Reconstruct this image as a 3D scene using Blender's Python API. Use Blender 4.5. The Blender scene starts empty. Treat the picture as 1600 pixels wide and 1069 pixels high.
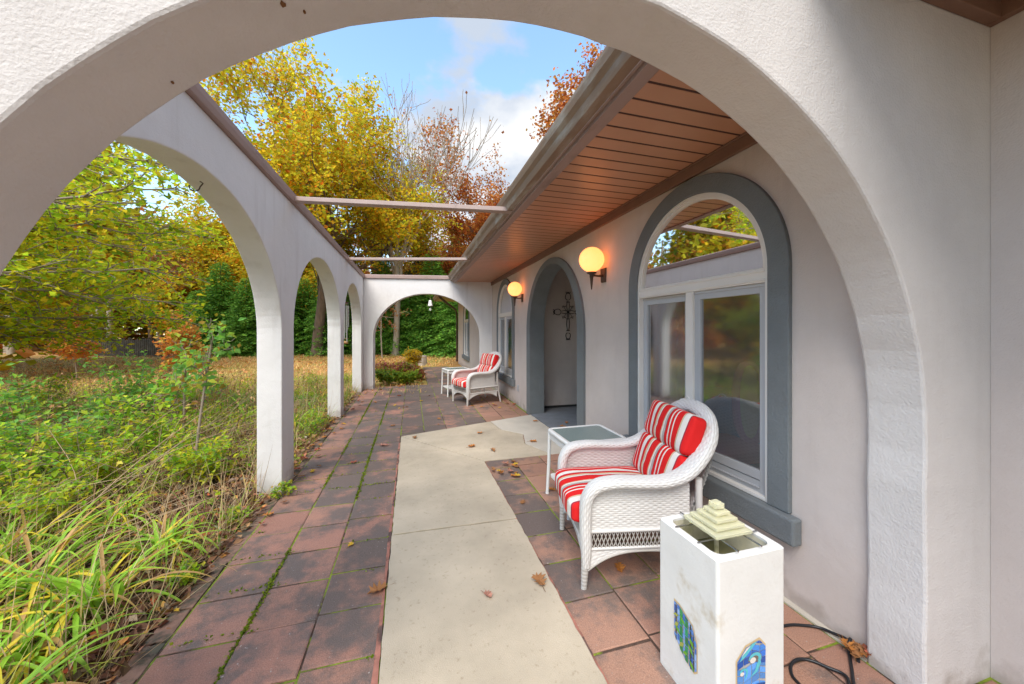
import bpy, math, random
import numpy as np
from mathutils import Vector, Matrix
from mathutils.geometry import tessellate_polygon
PI = math.pi
sc = bpy.context.scene
COL = sc.collection
# ------------------------------------------------------------------ camera
H = 1.5
PSI = 0.27568
cam = bpy.data.cameras.new('camera'); co = bpy.data.objects.new('camera', cam); COL.objects.link(co)
co.location = (0, 0, H); co.rotation_euler = (PI/2, 0, -PSI)
cam.sensor_width = 36; cam.lens = 36*555/1600; cam.shift_y = -20.5/1600
cam.clip_start = .03; cam.clip_end = 2000
sc.camera = co
# ------------------------------------------------------------------ world, sun, exposure
SUN_EL = math.radians(54); SUN_AZ = math.radians(208)   # azimuth measured clockwise from +Y
w = bpy.data.worlds.new('World'); sc.world = w; w.use_nodes = True
nt = w.node_tree; nt.nodes.clear(); N = nt.nodes.new; L = nt.links.new
out = N('ShaderNodeOutputWorld'); bg = N('ShaderNodeBackground'); L(bg.outputs[0], out.inputs[0])
sky = N('ShaderNodeTexSky'); sky.sky_type = 'NISHITA'; sky.sun_disc = False
sky.sun_elevation = SUN_EL; sky.sun_rotation = SUN_AZ; sky.air_density = 1.0; sky.dust_density = .6; sky.ozone_density = 1.6
tc = N('ShaderNodeTexCoord'); sep = N('ShaderNodeSeparateXYZ'); L(tc.outputs['Generated'], sep.inputs[0])
def mth(op, a, b=None, c=None, nodes=None, links=None):
    n = (nodes or nt.nodes).new('ShaderNodeMath'); n.operation = op
    for i, x in enumerate((a, b, c)):
        if x is None: continue
        if isinstance(x, (int, float)): n.inputs[i].default_value = x
        else: (links or nt.links).new(x, n.inputs[i])
    return n.outputs[0]
zz = mth('ADD', mth('MAXIMUM', sep.outputs[2], 0.0), .22)
cx_ = mth('DIVIDE', sep.outputs[0], zz); cy_ = mth('DIVIDE', sep.outputs[1], zz)
cmb = N('ShaderNodeCombineXYZ'); L(cx_, cmb.inputs[0]); L(cy_, cmb.inputs[1])
n1 = N('ShaderNodeTexNoise'); n1.inputs['Scale'].default_value = 2.1; n1.inputs['Detail'].default_value = 9; n1.inputs['Roughness'].default_value = .52
mp = N('ShaderNodeMapping'); mp.inputs['Location'].default_value = (3.1, 1.7, 0); L(cmb.outputs[0], mp.inputs[0]); L(mp.outputs[0], n1.inputs['Vector'])
# cloud cover grows towards +X
cl = lambda x, lo, hi: mth('MINIMUM', mth('MAXIMUM', x, lo), hi)
cov = mth('ADD', n1.outputs['Fac'], mth('MULTIPLY', cl(mth('SUBTRACT', cx_, -.17), -.4, .3), .38))
cov = mth('ADD', cov, mth('MULTIPLY', cl(mth('SUBTRACT', cy_, .97), -.25, .10), .5))
cov = mth('ADD', cov, mth('MULTIPLY', cl(mth('SUBTRACT', .35, cy_), 0., 1.), .35))  # unseen clouds added behind the camera to keep the sky light neutral
mr = N('ShaderNodeMapRange'); mr.interpolation_type = 'SMOOTHSTEP'; L(cov, mr.inputs[0]); mr.inputs[1].default_value = .515; mr.inputs[2].default_value = .60
n2 = N('ShaderNodeTexNoise'); n2.inputs['Scale'].default_value = 2.6; n2.inputs['Detail'].default_value = 7; L(mp.outputs[0], n2.inputs['Vector'])
cr = N('ShaderNodeValToRGB'); L(n2.outputs['Fac'], cr.inputs[0])
cr.color_ramp.elements[0].position = .42; cr.color_ramp.elements[0].color = (1.9, 2.15, 2.55, 1)
cr.color_ramp.elements[1].position = .60; cr.color_ramp.elements[1].color = (3.35, 3.35, 3.35, 1)
skc = N('ShaderNodeMix'); skc.data_type = 'RGBA'; skc.blend_type = 'MULTIPLY'; skc.inputs[0].default_value = 1
L(sky.outputs[0], skc.inputs[6]); skc.inputs[7].default_value = (1.35, 1.42, 1.33, 1)
mx = N('ShaderNodeMix'); mx.data_type = 'RGBA'; L(mr.outputs[0], mx.inputs[0]); L(skc.outputs[2], mx.inputs[6]); L(cr.outputs[0], mx.inputs[7])
L(mx.outputs[2], bg.inputs[0]); bg.inputs[1].default_value = .1
sun = bpy.data.lights.new('sun', 'SUN'); so = bpy.data.objects.new('sun', sun); COL.objects.link(so)
sun.energy = 1.35; sun.angle = math.radians(38); sun.color = (1, .95, .89)
sd = Vector((math.sin(SUN_AZ)*math.cos(SUN_EL), math.cos(SUN_AZ)*math.cos(SUN_EL), math.sin(SUN_EL)))
so.rotation_euler = sd.to_track_quat('Z', 'Y').to_euler()
sc.view_settings.view_transform = 'Standard'; sc.view_settings.look = 'None'; sc.view_settings.gamma = 1
sc.view_settings.exposure = 1.74
sc.render.engine = 'CYCLES'
sc.cycles.max_bounces = 8; sc.cycles.diffuse_bounces = 5; sc.cycles.transparent_max_bounces = 16

# ------------------------------------------------------------------ materials
def stains(m, splash=.12, streak=.0, zoff=0., col=(.26, .20, .15)):
    t = m.node_tree; n = t.nodes.new; l = t.links.new; P = t.nodes['Principled BSDF']; src = P.inputs['Base Color'].links[0].from_socket
    MM = lambda op, x, y: mth(op, x, y, nodes=t.nodes, links=t.links)
    tcn = n('ShaderNodeTexCoord'); s = n('ShaderNodeSeparateXYZ'); l(tcn.outputs['Object'], s.inputs[0])
    k = n('ShaderNodeTexNoise'); k.inputs['Scale'].default_value = 7; k.inputs['Detail'].default_value = 6; l(tcn.outputs['Object'], k.inputs['Vector'])
    r_ = n('ShaderNodeMapRange'); l(MM('ADD', s.outputs[2], MM('MULTIPLY', MM('SUBTRACT', k.outputs['Fac'], .5), -.5)), r_.inputs[0]); r_.inputs[1].default_value = splash; r_.inputs[2].default_value = 0; r_.inputs[3].default_value = 0; r_.inputs[4].default_value = .55
    mp_ = n('ShaderNodeMapping'); mp_.inputs['Scale'].default_value = (5, 5, .45); l(tcn.outputs['Object'], mp_.inputs[0])
    k2 = n('ShaderNodeTexNoise'); k2.inputs['Scale'].default_value = 1.6; k2.inputs['Detail'].default_value = 5; l(mp_.outputs[0], k2.inputs['Vector'])
    r2 = n('ShaderNodeMapRange'); r2.interpolation_type = 'SMOOTHSTEP'; l(k2.outputs['Fac'], r2.inputs[0]); r2.inputs[1].default_value = .54; r2.inputs[2].default_value = .74; r2.inputs[4].default_value = streak
    x = n('ShaderNodeMix'); x.data_type = 'RGBA'; l(MM('MAXIMUM', r_.outputs[0], r2.outputs[0]), x.inputs[0]); l(src, x.inputs[6]); x.inputs[7].default_value = (*col, 1); l(x.outputs[2], P.inputs['Base Color'])
    return m
def mat(name, base=(.5, .5, .5), rough=.8, metal=0., var=0., vs=4., col2=None, c2s=3., c2lo=.5, c2hi=.65, bump=0., bs=60., bump2=0., bs2=8., attr=False, spec=.5, translucent=0., emit=None, stretch=(1, 1, 1), alpha=None):
    m = bpy.data.materials.new(name); m.use_nodes = True
    t = m.node_tree; P = t.nodes['Principled BSDF']; n = t.nodes.new; l = t.links.new
    P.inputs['Roughness'].default_value = rough; P.inputs['Metallic'].default_value = metal
    P.inputs['Specular IOR Level'].default_value = spec
    tcn = n('ShaderNodeTexCoord'); mpn = n('ShaderNodeMapping'); mpn.inputs['Scale'].default_value = stretch; l(tcn.outputs['Object'], mpn.inputs[0])
    vec = mpn.outputs[0]
    if attr:
        a = n('ShaderNodeAttribute'); a.attribute_name = 'col'; c = a.outputs['Color']
    else:
        r = n('ShaderNodeRGB'); r.outputs[0].default_value = (*base, 1); c = r.outputs[0]
    def noise(s, d=5, ro=.6):
        k = n('ShaderNodeTexNoise'); k.inputs['Scale'].default_value = s; k.inputs['Detail'].default_value = d; k.inputs['Roughness'].default_value = ro; l(vec, k.inputs['Vector']); return k.outputs['Fac']
    if col2 is not None:
        r_ = n('ShaderNodeMapRange'); r_.interpolation_type = 'SMOOTHSTEP'; l(noise(c2s, 8, .65), r_.inputs[0]); r_.inputs[1].default_value = c2lo; r_.inputs[2].default_value = c2hi
        x = n('ShaderNodeMix'); x.data_type = 'RGBA'; l(r_.outputs[0], x.inputs[0]); l(c, x.inputs[6]); x.inputs[7].default_value = (*col2, 1); c = x.outputs[2]
    if var:
        r_ = n('ShaderNodeMapRange'); l(noise(vs), r_.inputs[0]); r_.inputs[1].default_value = .3; r_.inputs[2].default_value = .7; r_.inputs[3].default_value = 1-var; r_.inputs[4].default_value = 1+var
        x = n('ShaderNodeVectorMath'); x.operation = 'SCALE'; l(c, x.inputs[0]); l(r_.outputs[0], x.inputs['Scale']); c = x.outputs[0]
    l(c, P.inputs['Base Color'])
    if bump or bump2:
        h = None
        if bump: h = mth('MULTIPLY', noise(bs, 4, .55), bump, nodes=t.nodes, links=t.links)
        if bump2:
            h2 = mth('MULTIPLY', noise(bs2, 3, .5), bump2, nodes=t.nodes, links=t.links)
            h = h2 if h is None else mth('ADD', h, h2, nodes=t.nodes, links=t.links)
        b = n('ShaderNodeBump'); b.inputs['Distance'].default_value = 1.0; b.inputs['Strength'].default_value = 1.0; l(h, b.inputs['Height']); l(b.outputs[0], P.inputs['Normal'])
    if emit:
        P.inputs['Emission Color'].default_value = (*emit[0], 1); P.inputs['Emission Strength'].default_value = emit[1]
    if translucent:
        tr = n('ShaderNodeBsdfTranslucent'); l(c, tr.inputs[0]); ms = n('ShaderNodeMixShader'); ms.inputs[0].default_value = translucent
        o = t.nodes['Material Output']; l(P.outputs[0], ms.inputs[1]); l(tr.outputs[0], ms.inputs[2]); l(ms.outputs[0], o.inputs[0])
    return m
M = {}
M['stucco_near'] = mat('rough_stucco', (.65, .615, .59), .92, var=.07, vs=2.2, bump=.0028, bs=105, bump2=.003, bs2=18, spec=.2)
M['stucco_arcade'] = mat('white_stucco', (.76, .745, .735), .92, var=.05, vs=1.3, col2=(.60, .57, .55), c2s=1.1, c2lo=.56, c2hi=.8, bump=.002, bs=110, bump2=.004, bs2=14, spec=.2)
M['stucco_house'] = mat('taupe_stucco', (.60, .53, .49), .92, var=.07, vs=1.8, bump=.002, bs=120, bump2=.003, bs2=14, spec=.2)
stains(M['stucco_near'], .10, .06); stains(M['stucco_arcade'], .14, .16, col=(.34, .29, .25)); stains(M['stucco_house'], .12, .10, col=(.30, .24, .20))
M['trim_grey'] = mat('slate_grey_stucco', (.175, .192, .20), .8, var=.08, vs=5, bump=.005, bs=90, bump2=.003, bs2=30, spec=.3)
M['cap_paint'] = mat('mauve_brown_paint', (.36, .255, .225), .55, var=.10, vs=3, col2=(.22, .16, .13), c2s=6, c2lo=.55, c2hi=.75, stretch=(1, .3, 1))
M['beam_paint'] = mat('beam_paint', (.44, .335, .30), .6, var=.08, vs=4, col2=(.27, .2, .17), c2s=9, c2lo=.58, c2hi=.75)
M['frieze'] = mat('brown_painted_wood', (.21, .115, .075), .6, var=.10, vs=6, bump=.001, bs=60)
M['soffit'] = mat('copper_brown_vinyl', (.56, .285, .165), .33, var=.05, vs=2, spec=.5)
M['groove'] = mat('groove_brown', (.07, .028, .018), .7)
M['gutter'] = mat('weathered_gutter', (.27, .18, .12), .6, var=.14, vs=7, col2=(.40, .35, .29), c2s=5, c2lo=.5, c2hi=.68, stretch=(1, .25, 1))
M['fascia'] = mat('fascia_brown', (.25, .145, .10), .5, var=.08, vs=5)
M['shingle'] = mat('roof_shingle', (.10, .085, .075), .95, var=.3, vs=12, bump=.004, bs=40)
M['white_frame'] = mat('white_vinyl', (.76, .73, .69), .4, var=.02, vs=5)
M['grey_sash'] = mat('grey_white_sash', (.46, .47, .49), .4)
M['dark_gap'] = mat('dark_gap', (.03, .03, .03), .9)
M['concrete'] = mat('washed_concrete', (.49, .415, .31), .9, var=.22, vs=1.3, col2=(.38, .31, .22), c2s=38, c2lo=.56, c2hi=.72, bump=.0016, bs=220, spec=.25)
M['concrete_new'] = mat('smooth_concrete', (.55, .50, .42), .8, var=.09, vs=3, bump=.0006, bs=140, spec=.3)
M['grey_floor'] = mat('grey_painted_floor', (.20, .215, .235), .7, var=.12, vs=6, spec=.3)
M['brick_edge'] = mat('old_brick', (.27, .155, .11), .95, var=.3, vs=9, col2=(.09, .08, .055), c2s=7, c2lo=.42, c2hi=.6, bump=.006, bs=30)
M['wicker'] = mat('white_wicker', (.70, .685, .66), .5, var=.04, vs=12, spec=.4)
def crevice_tone(m):  # mixes a darker colour into the hollows of the weave by pointiness
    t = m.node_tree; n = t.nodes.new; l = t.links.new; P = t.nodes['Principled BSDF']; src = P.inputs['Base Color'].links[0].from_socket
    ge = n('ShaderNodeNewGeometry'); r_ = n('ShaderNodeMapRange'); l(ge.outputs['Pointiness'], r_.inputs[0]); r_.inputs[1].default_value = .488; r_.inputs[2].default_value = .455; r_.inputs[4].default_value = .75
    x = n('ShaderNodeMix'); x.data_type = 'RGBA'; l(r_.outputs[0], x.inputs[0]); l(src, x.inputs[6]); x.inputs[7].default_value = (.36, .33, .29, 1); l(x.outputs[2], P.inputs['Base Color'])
crevice_tone(M['wicker'])
M['white_metal'] = mat('white_paint', (.76, .75, .72), .4)
M['cast_stone'] = mat('white_cast_stone', (.70, .69, .66), .8, var=.05, vs=5, col2=(.45, .36, .22), c2s=4.5, c2lo=.54, c2hi=.80, bump=.0012, bs=70, bump2=.002, bs2=12, spec=.3)
M['algae'] = mat('basin_algae', (.62, .58, .45), .5, var=.2, vs=10, col2=(.30, .29, .10), c2s=6, c2lo=.50, c2hi=.72)
M['steel'] = mat('steel_rod', (.5, .5, .5), .25, metal=1)
M['iron'] = mat('black_iron', (.022, .018, .016), .5)
M['bronze'] = mat('dark_bronze', (.085, .055, .04), .45, metal=.4)
M['leafm'] = mat('leaf', attr=True, rough=.6, translucent=.6, spec=.2); M['thin_leaf'] = mat('thin_leaf', attr=True, rough=.5, translucent=.68, spec=.2)
M['litterm'] = mat('dry_leaf', attr=True, rough=.8, translucent=.12, spec=.15)
M['blade'] = mat('blade', attr=True, rough=.45, translucent=.35, spec=.4)
M['needles'] = mat('needles', attr=True, rough=.6, translucent=.25, spec=.2)
M['bark'] = mat('bark', (.15, .11, .08), .95, var=.3, vs=8, bump=.03, bs=14, stretch=(1, 1, .25))
M['bark_pale'] = mat('pale_bark', (.36, .31, .25), .95, var=.25, vs=7, bump=.02, bs=14, stretch=(1, 1, .3))
M['twig'] = mat('twig', (.27, .215, .165), .9)
M['twig_dark'] = mat('dark_twig', (.10, .075, .055), .9)
M['stalk'] = mat('dry_stalk', (.40, .28, .17), .9)
M['black_rubber'] = mat('black_rubber', (.012, .013, .016), .4)
M['fence_wood'] = mat('grey_fence_wood', (.12, .105, .085), .95, var=.4, vs=4)
M['globe'] = mat('lit_opal_glass', (.8, .6, .4), .35, emit=((1, .265, .065), .82), spec=.3)
M['room_wall'] = mat('room_wall', (.42, .44, .48), .9)
M['room_floor'] = mat('room_floor', (.10, .07, .05), .6)
M['curtain'] = mat('sheer_curtain', (.60, .61, .65), .9)
M['room_pink'] = mat('pink_upholstery', (.85, .32, .38), .9)
M['room_gold'] = mat('gold_upholstery', (.88, .72, .32), .9)
M['room_blue'] = mat('blue_cloth', (.10, .36, .62), .9)
M['bark_chip'] = M['litterm']

def mat_glass(name, tint, refl, rough=.02):
    m = bpy.data.materials.new(name); m.use_nodes = True; t = m.node_tree; t.nodes.clear(); n = t.nodes.new; l = t.links.new
    o = n('ShaderNodeOutputMaterial'); g = n('ShaderNodeBsdfGlossy'); g.inputs['Roughness'].default_value = rough; g.inputs[0].default_value = (1, 1, 1, 1)
    tr = n('ShaderNodeBsdfTransparent'); tr.inputs[0].default_value = (*tint, 1)
    fr = n('ShaderNodeLayerWeight'); fr.inputs[0].default_value = .35
    a = mth('ADD', mth('MULTIPLY', fr.outputs['Facing'], .06, nodes=t.nodes, links=t.links), refl, nodes=t.nodes, links=t.links)
    ms = n('ShaderNodeMixShader'); l(a, ms.inputs[0]); l(tr.outputs[0], ms.inputs[1]); l(g.outputs[0], ms.inputs[2]); l(ms.outputs[0], o.inputs[0])
    return m
M['glass_arch'] = mat_glass('reflective_pane', (.30, .33, .33), .30)
def mat_screen():
    m = mat_glass('screened_pane', (.88, .92, .97), .0, .06); t = m.node_tree; n = t.nodes.new; l = t.links.new
    o = [k for k in t.nodes if k.type == 'OUTPUT_MATERIAL'][0]; src = o.inputs[0].links[0].from_socket
    d = n('ShaderNodeBsdfDiffuse'); d.inputs[0].default_value = (.085, .115, .15, 1); ms = n('ShaderNodeMixShader'); ms.inputs[0].default_value = .24
    l(src, ms.inputs[1]); l(d.outputs[0], ms.inputs[2]); l(ms.outputs[0], o.inputs[0]); return m
M['glass_screen'] = mat_screen()
def mat_acrylic():
    m = mat('yellowed_acrylic', (.97, .95, .72), .08)
    P = m.node_tree.nodes['Principled BSDF']; P.inputs['Transmission Weight'].default_value = .6; P.inputs['IOR'].default_value = 1.2
    return m
M['acrylic'] = mat_acrylic()
def mat_table_glass():
    m = mat('rippled_table_glass', (.30, .38, .36), .25, bump=.002, bs=110)
    P = m.node_tree.nodes['Principled BSDF']; P.inputs['Transmission Weight'].default_value = .35
    return m
M['table_glass'] = mat_table_glass()
def mat_stripe():
    m = bpy.data.materials.new('striped_fabric'); m.use_nodes = True; t = m.node_tree; P = t.nodes['Principled BSDF']; n = t.nodes.new; l = t.links.new
    P.inputs['Roughness'].default_value = .85; P.inputs['Specular IOR Level'].default_value = .2
    R_ = (.68, .018, .018); D_ = (.33, .03, .05); W_ = (.76, .72, .66); T_ = (.60, .46, .30); G_ = (.44, .42, .39)
    seq = [(R_, 1.6), (W_, .5), (R_, 1.5), (W_, .5), (R_, 1.8), (W_, 1.7), (D_, .4), (R_, .8), (T_, .9), (W_, .5), (D_, .3), (R_, 2.6), (T_, .4), (W_, .6), (G_, 1.0), (D_, .3), (R_, 1.1), (W_, .5), (R_, 1.1), (W_, .5), (R_, 2.2), (T_, .4), (W_, 1.8), (D_, .4), (R_, 1.6)]
    tot = sum(x[1] for x in seq)
    tcn = n('ShaderNodeTexCoord'); s = n('ShaderNodeSeparateXYZ'); l(tcn.outputs['Object'], s.inputs[0])
    mr_ = n('ShaderNodeMapRange'); l(s.outputs[0], mr_.inputs[0]); mr_.inputs[1].default_value = .285; mr_.inputs[2].default_value = -.285
    cr_ = n('ShaderNodeValToRGB'); cr_.color_ramp.interpolation = 'CONSTANT'; l(mr_.outputs[0], cr_.inputs[0])
    pos = 0; el = cr_.color_ramp.elements
    for i, (c, wd) in enumerate(seq):
        e = el[0] if i == 0 else (el[1] if i == 1 else el.new(pos)); e.position = pos; e.color = (*c, 1); pos += wd/tot
    l(cr_.outputs[0], P.inputs['Base Color'])
    k = n('ShaderNodeTexNoise'); k.inputs['Scale'].default_value = 7; k.inputs['Detail'].default_value = 3; l(tcn.outputs['Object'], k.inputs['Vector'])
    b = n('ShaderNodeBump'); b.inputs['Distance'].default_value = .035; b.inputs['Strength'].default_value = .5; l(k.outputs['Fac'], b.inputs['Height']); l(b.outputs[0], P.inputs['Normal'])
    return m
M['stripe'] = mat_stripe()
M['red_fabric'] = mat('red_fabric', (.68, .018, .018), .85, spec=.2)
def mat_tile():
    m = bpy.data.materials.new('red_concrete_tile'); m.use_nodes = True; t = m.node_tree; P = t.nodes['Principled BSDF']; n = t.nodes.new; l = t.links.new
    tcn = n('ShaderNodeTexCoord'); a = n('ShaderNodeAttribute'); a.attribute_name = 'col'
    s = n('ShaderNodeSeparateColor'); l(a.outputs['Color'], s.inputs[0])   # R: how dark with algae, G: brightness, B: hue
    def noise(sc_, d=8, r=.65):
        k = n('ShaderNodeTexNoise'); k.inputs['Scale'].default_value = sc_; k.inputs['Detail'].default_value = d; k.inputs['Roughness'].default_value = r; l(tcn.outputs['Object'], k.inputs['Vector']); return k.outputs['Fac']
    MM = lambda op, x, y: mth(op, x, y, nodes=t.nodes, links=t.links)
    v = MM('ADD', MM('MULTIPLY', MM('SUBTRACT', noise(2.6), .5), 1.7), MM('ADD', MM('MULTIPLY', noise(11), .55), .42)); v = MM('ADD', v, s.outputs[0])
    r_ = n('ShaderNodeMapRange'); r_.interpolation_type = 'SMOOTHSTEP'; l(v, r_.inputs[0]); r_.inputs[1].default_value = .74; r_.inputs[2].default_value = 1.12
    x0 = n('ShaderNodeMix'); x0.data_type = 'RGBA'; l(s.outputs[2], x0.inputs[0]); x0.inputs[6].default_value = (.37, .185, .135, 1); x0.inputs[7].default_value = (.345, .20, .135, 1)
    x = n('ShaderNodeMix'); x.data_type = 'RGBA'; l(r_.outputs[0], x.inputs[0]); l(x0.outputs[2], x.inputs[6]); x.inputs[7].default_value = (.155, .118, .102, 1)
    sp = n('ShaderNodeMapRange'); l(noise(210, 3, .5), sp.inputs[0]); sp.inputs[1].default_value = .3; sp.inputs[2].default_value = .7; sp.inputs[3].default_value = .78; sp.inputs[4].default_value = 1.22
    vm = n('ShaderNodeVectorMath'); vm.operation = 'SCALE'; l(x.outputs[2], vm.inputs[0]); l(MM('MULTIPLY', sp.outputs[0], s.outputs[1]), vm.inputs['Scale'])
    # pale flecks
    fk = n('ShaderNodeMapRange'); l(noise(60, 2, .5), fk.inputs[0]); fk.inputs[1].default_value = .70; fk.inputs[2].default_value = .76
    x2 = n('ShaderNodeMix'); x2.data_type = 'RGBA'; l(fk.outputs[0], x2.inputs[0]); l(vm.outputs[0], x2.inputs[6]); x2.inputs[7].default_value = (.42, .36, .32, 1)
    l(x2.outputs[2], P.inputs['Base Color']); P.inputs['Roughness'].default_value = .72; P.inputs['Specular IOR Level'].default_value = .35
    b = n('ShaderNodeBump'); b.inputs['Distance'].default_value = .003; l(noise(130, 4, .6), b.inputs['Height']); l(b.outputs[0], P.inputs['Normal'])
    return m
M['tile'] = mat_tile()
M['joint'] = mat('mossy_joint', (.085, .05, .035), .95, col2=(.21, .27, .02), c2s=2.3, c2lo=.45, c2hi=.52, var=.3, vs=30, bump=.01, bs=90)
M['soil'] = mat('garden_soil', (.085, .052, .034), 1, var=.4, vs=14, bump=.05, bs=18, spec=.1)
M['lawn'] = mat('autumn_lawn', (.44, .24, .09), 1, col2=(.26, .25, .06), c2s=.45, c2lo=.45, c2hi=.62, var=.25, vs=5, bump=.03, bs=30, spec=.1)

# ------------------------------------------------------------------ geometry helpers
class Geo:
    def __init__(s): s.v = []; s.n = 0; s.f = []
    def add(s, v, f, mat=0, smooth=False, col=None):
        v = np.asarray(v, float).reshape(-1, 3); f = np.asarray(f, int)
        if f.ndim == 1: f = f[None]
        s.v.append(v); s.f.append((f+s.n, mat, smooth, col)); s.n += len(v); return s
    def box(s, a, b, mat=0, R=None, c=None):
        a, b = np.minimum(a, b).astype(float), np.maximum(a, b).astype(float)
        P = np.array([[x, y, z] for z in (0, 1) for y in (0, 1) for x in (0, 1)], float)
        v = a+(b-a)*P
        if R is not None:
            c = v.mean(0) if c is None else np.array(c); v = (v-c)@np.array(R).T+c
        return s.add(v, [[0, 2, 3, 1], [4, 5, 7, 6], [0, 1, 5, 4], [2, 6, 7, 3], [0, 4, 6, 2], [1, 3, 7, 5]], mat)
    def grid(s, P, mat=0, smooth=True, closed_v=False, closed_u=False, col=None, flip=False):
        nu, nv = P.shape[:2]; iu = np.arange(nu if closed_u else nu-1); iv = np.arange(nv if closed_v else nv-1)
        a, b = np.meshgrid(iu, iv, indexing='ij'); a = a.ravel(); b = b.ravel(); a2 = (a+1) % nu; b2 = (b+1) % nv
        f = np.stack([a*nv+b, a2*nv+b, a2*nv+b2, a*nv+b2], 1)
        if flip: f = f[:, ::-1]
        return s.add(P.reshape(-1, 3), f, mat, smooth, col)
    def tube(s, pts, r, n=6, mat=0, caps=True, col=None, closed=False, sq=None):
        pts = np.asarray(pts, float); m = len(pts); r = np.broadcast_to(np.asarray(r, float), (m,))
        if closed: T = np.roll(pts, -1, 0)-np.roll(pts, 1, 0)
        else: T = np.gradient(pts, axis=0)
        T /= np.linalg.norm(T, axis=1)[:, None]+1e-12
        u = np.cross(T[0], [0, 0, 1.]);
        if np.linalg.norm(u) < .1: u = np.cross(T[0], [1., 0, 0])
        u /= np.linalg.norm(u); U = [u]
        for i in range(1, m):
            u = U[-1]-T[i]*np.dot(U[-1], T[i]); u /= np.linalg.norm(u)+1e-12; U.append(u)
        U = np.array(U); V = np.cross(T, U); a = np.arange(n)/n*2*PI
        sa, sb = (1, 1) if sq is None else sq
        P = pts[:, None]+r[:, None, None]*(sa*np.cos(a)[None, :, None]*U[:, None]+sb*np.sin(a)[None, :, None]*V[:, None])
        s.grid(P, mat, True, closed_v=True, closed_u=closed, col=None if col is None else np.tile(col, ((m if closed else m-1)*n, 1)))
        if caps and not closed:
            s.add(P[0], [list(range(n))[::-1]], mat, False, None if col is None else np.array([col]))
            s.add(P[-1], [list(range(n))], mat, False, None if col is None else np.array([col]))
        return s
    def lathe(s, prof, n=24, c=(0, 0, 0), mat=0, smooth=True):
        prof = np.array(prof, float); a = np.arange(n)/n*2*PI
        P = np.stack([prof[:, 0][:, None]*np.cos(a), prof[:, 0][:, None]*np.sin(a), np.repeat(prof[:, 1][:, None], n, 1)], -1)+np.array(c)
        return s.grid(P, mat, smooth, closed_v=True)
    def prism(s, poly, a, b, plane='xz', mat=0, smooth_side=False):
        """extrude a 2-D outline: plane 'xz' along y, 'yz' along x, 'xy' along z"""
        poly = np.array(poly, float); n = len(poly)
        def up(t):
            z = np.full(n, t, float)
            return {'xz': np.stack([poly[:, 0], z, poly[:, 1]], 1), 'yz': np.stack([z, poly[:, 0], poly[:, 1]], 1), 'xy': np.stack([poly[:, 0], poly[:, 1], z], 1)}[plane]
        A, B = up(a), up(b)
        s.add(A, [list(range(n))], mat); s.add(B, [list(range(n))[::-1]], mat)
        i = np.arange(n); j = (i+1) % n
        s.add(np.concatenate([A, B]), np.stack([i, i+n, j+n, j], 1), mat, smooth_side)
        return s
    def build(s, name, mats, parent=None, origin=None, local=False, bevel=0, fix=False):
        me = bpy.data.meshes.new(name); V = np.concatenate(s.v) if s.v else np.zeros((0, 3))
        off = np.zeros(3)
        if parent is not None and not local: off = np.array(ROOT.get(parent.name, (0, 0, 0)), float)
        if origin is not None: off = np.array(origin, float)
        V = V-off
        me.vertices.add(len(V)); me.vertices.foreach_set('co', V.ravel())
        loops = np.concatenate([f.ravel() for f, *_ in s.f]); me.loops.add(len(loops)); me.loops.foreach_set('vertex_index', loops.astype(np.int32))
        tot = np.concatenate([np.full(len(f), f.shape[1]) for f, *_ in s.f]); st = np.concatenate([[0], np.cumsum(tot)[:-1]])
        me.polygons.add(len(tot)); me.polygons.foreach_set('loop_start', st.astype(np.int32))
        me.polygons.foreach_set('material_index', np.concatenate([np.full(len(f), m) for f, m, *_ in s.f]).astype(np.int32))
        sm = np.concatenate([np.full(len(f), bool(k)) for f, m, k, c in s.f])
        me.update(calc_edges=True)
        me.polygons.foreach_set('use_smooth', sm)
        if any(c is not None for *_, c in s.f):
            at = me.attributes.new('col', 'FLOAT_COLOR', 'FACE')
            cc = np.concatenate([np.full((len(f), 4), .3) if c is None else np.concatenate([np.broadcast_to(c, (len(f), 3)), np.ones((len(f), 1))], 1) for f, m, k, c in s.f])
            at.data.foreach_set('color', cc.astype(np.float32).ravel())
        for m in (mats if isinstance(mats, (list, tuple)) else [mats]): me.materials.append(M[m] if isinstance(m, str) else m)
        if fix:
            import bmesh
            bm = bmesh.new(); bm.from_mesh(me); bmesh.ops.remove_doubles(bm, verts=bm.verts, dist=1e-5); bmesh.ops.recalc_face_normals(bm, faces=bm.faces); bm.to_mesh(me); bm.free()
        o = bpy.data.objects.new(name, me); COL.objects.link(o)
        if origin is not None: o.location = origin
        if origin is not None or parent is None: ROOT[o.name] = tuple(off)
        if parent is not None:
            o.parent = parent; ROOT[o.name] = tuple(off)
        if bevel:
            b = o.modifiers.new('bevel', 'BEVEL'); b.width = bevel; b.segments = 2; b.limit_method = 'ANGLE'; b.angle_limit = math.radians(35); b.harden_normals = False
        return o
ROOT = {}
def tag(o, label=None, cat=None, group=None, kind=None):
    if label: o['label'] = label
    if cat: o['category'] = cat
    if group: o['group'] = group
    if kind: o['kind'] = kind
    return o
def thing(name, label, cat, loc=(0, 0, 0), rz=0, group=None):
    o = bpy.data.objects.new(name, None); COL.objects.link(o); o.location = loc; o.rotation_euler = (0, 0, rz); o.empty_display_size = .2
    ROOT[o.name] = tuple(loc) if rz == 0 else (0, 0, 0)
    return tag(o, label, cat, group)
def structure(o): o['kind'] = 'structure'; return o
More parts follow.
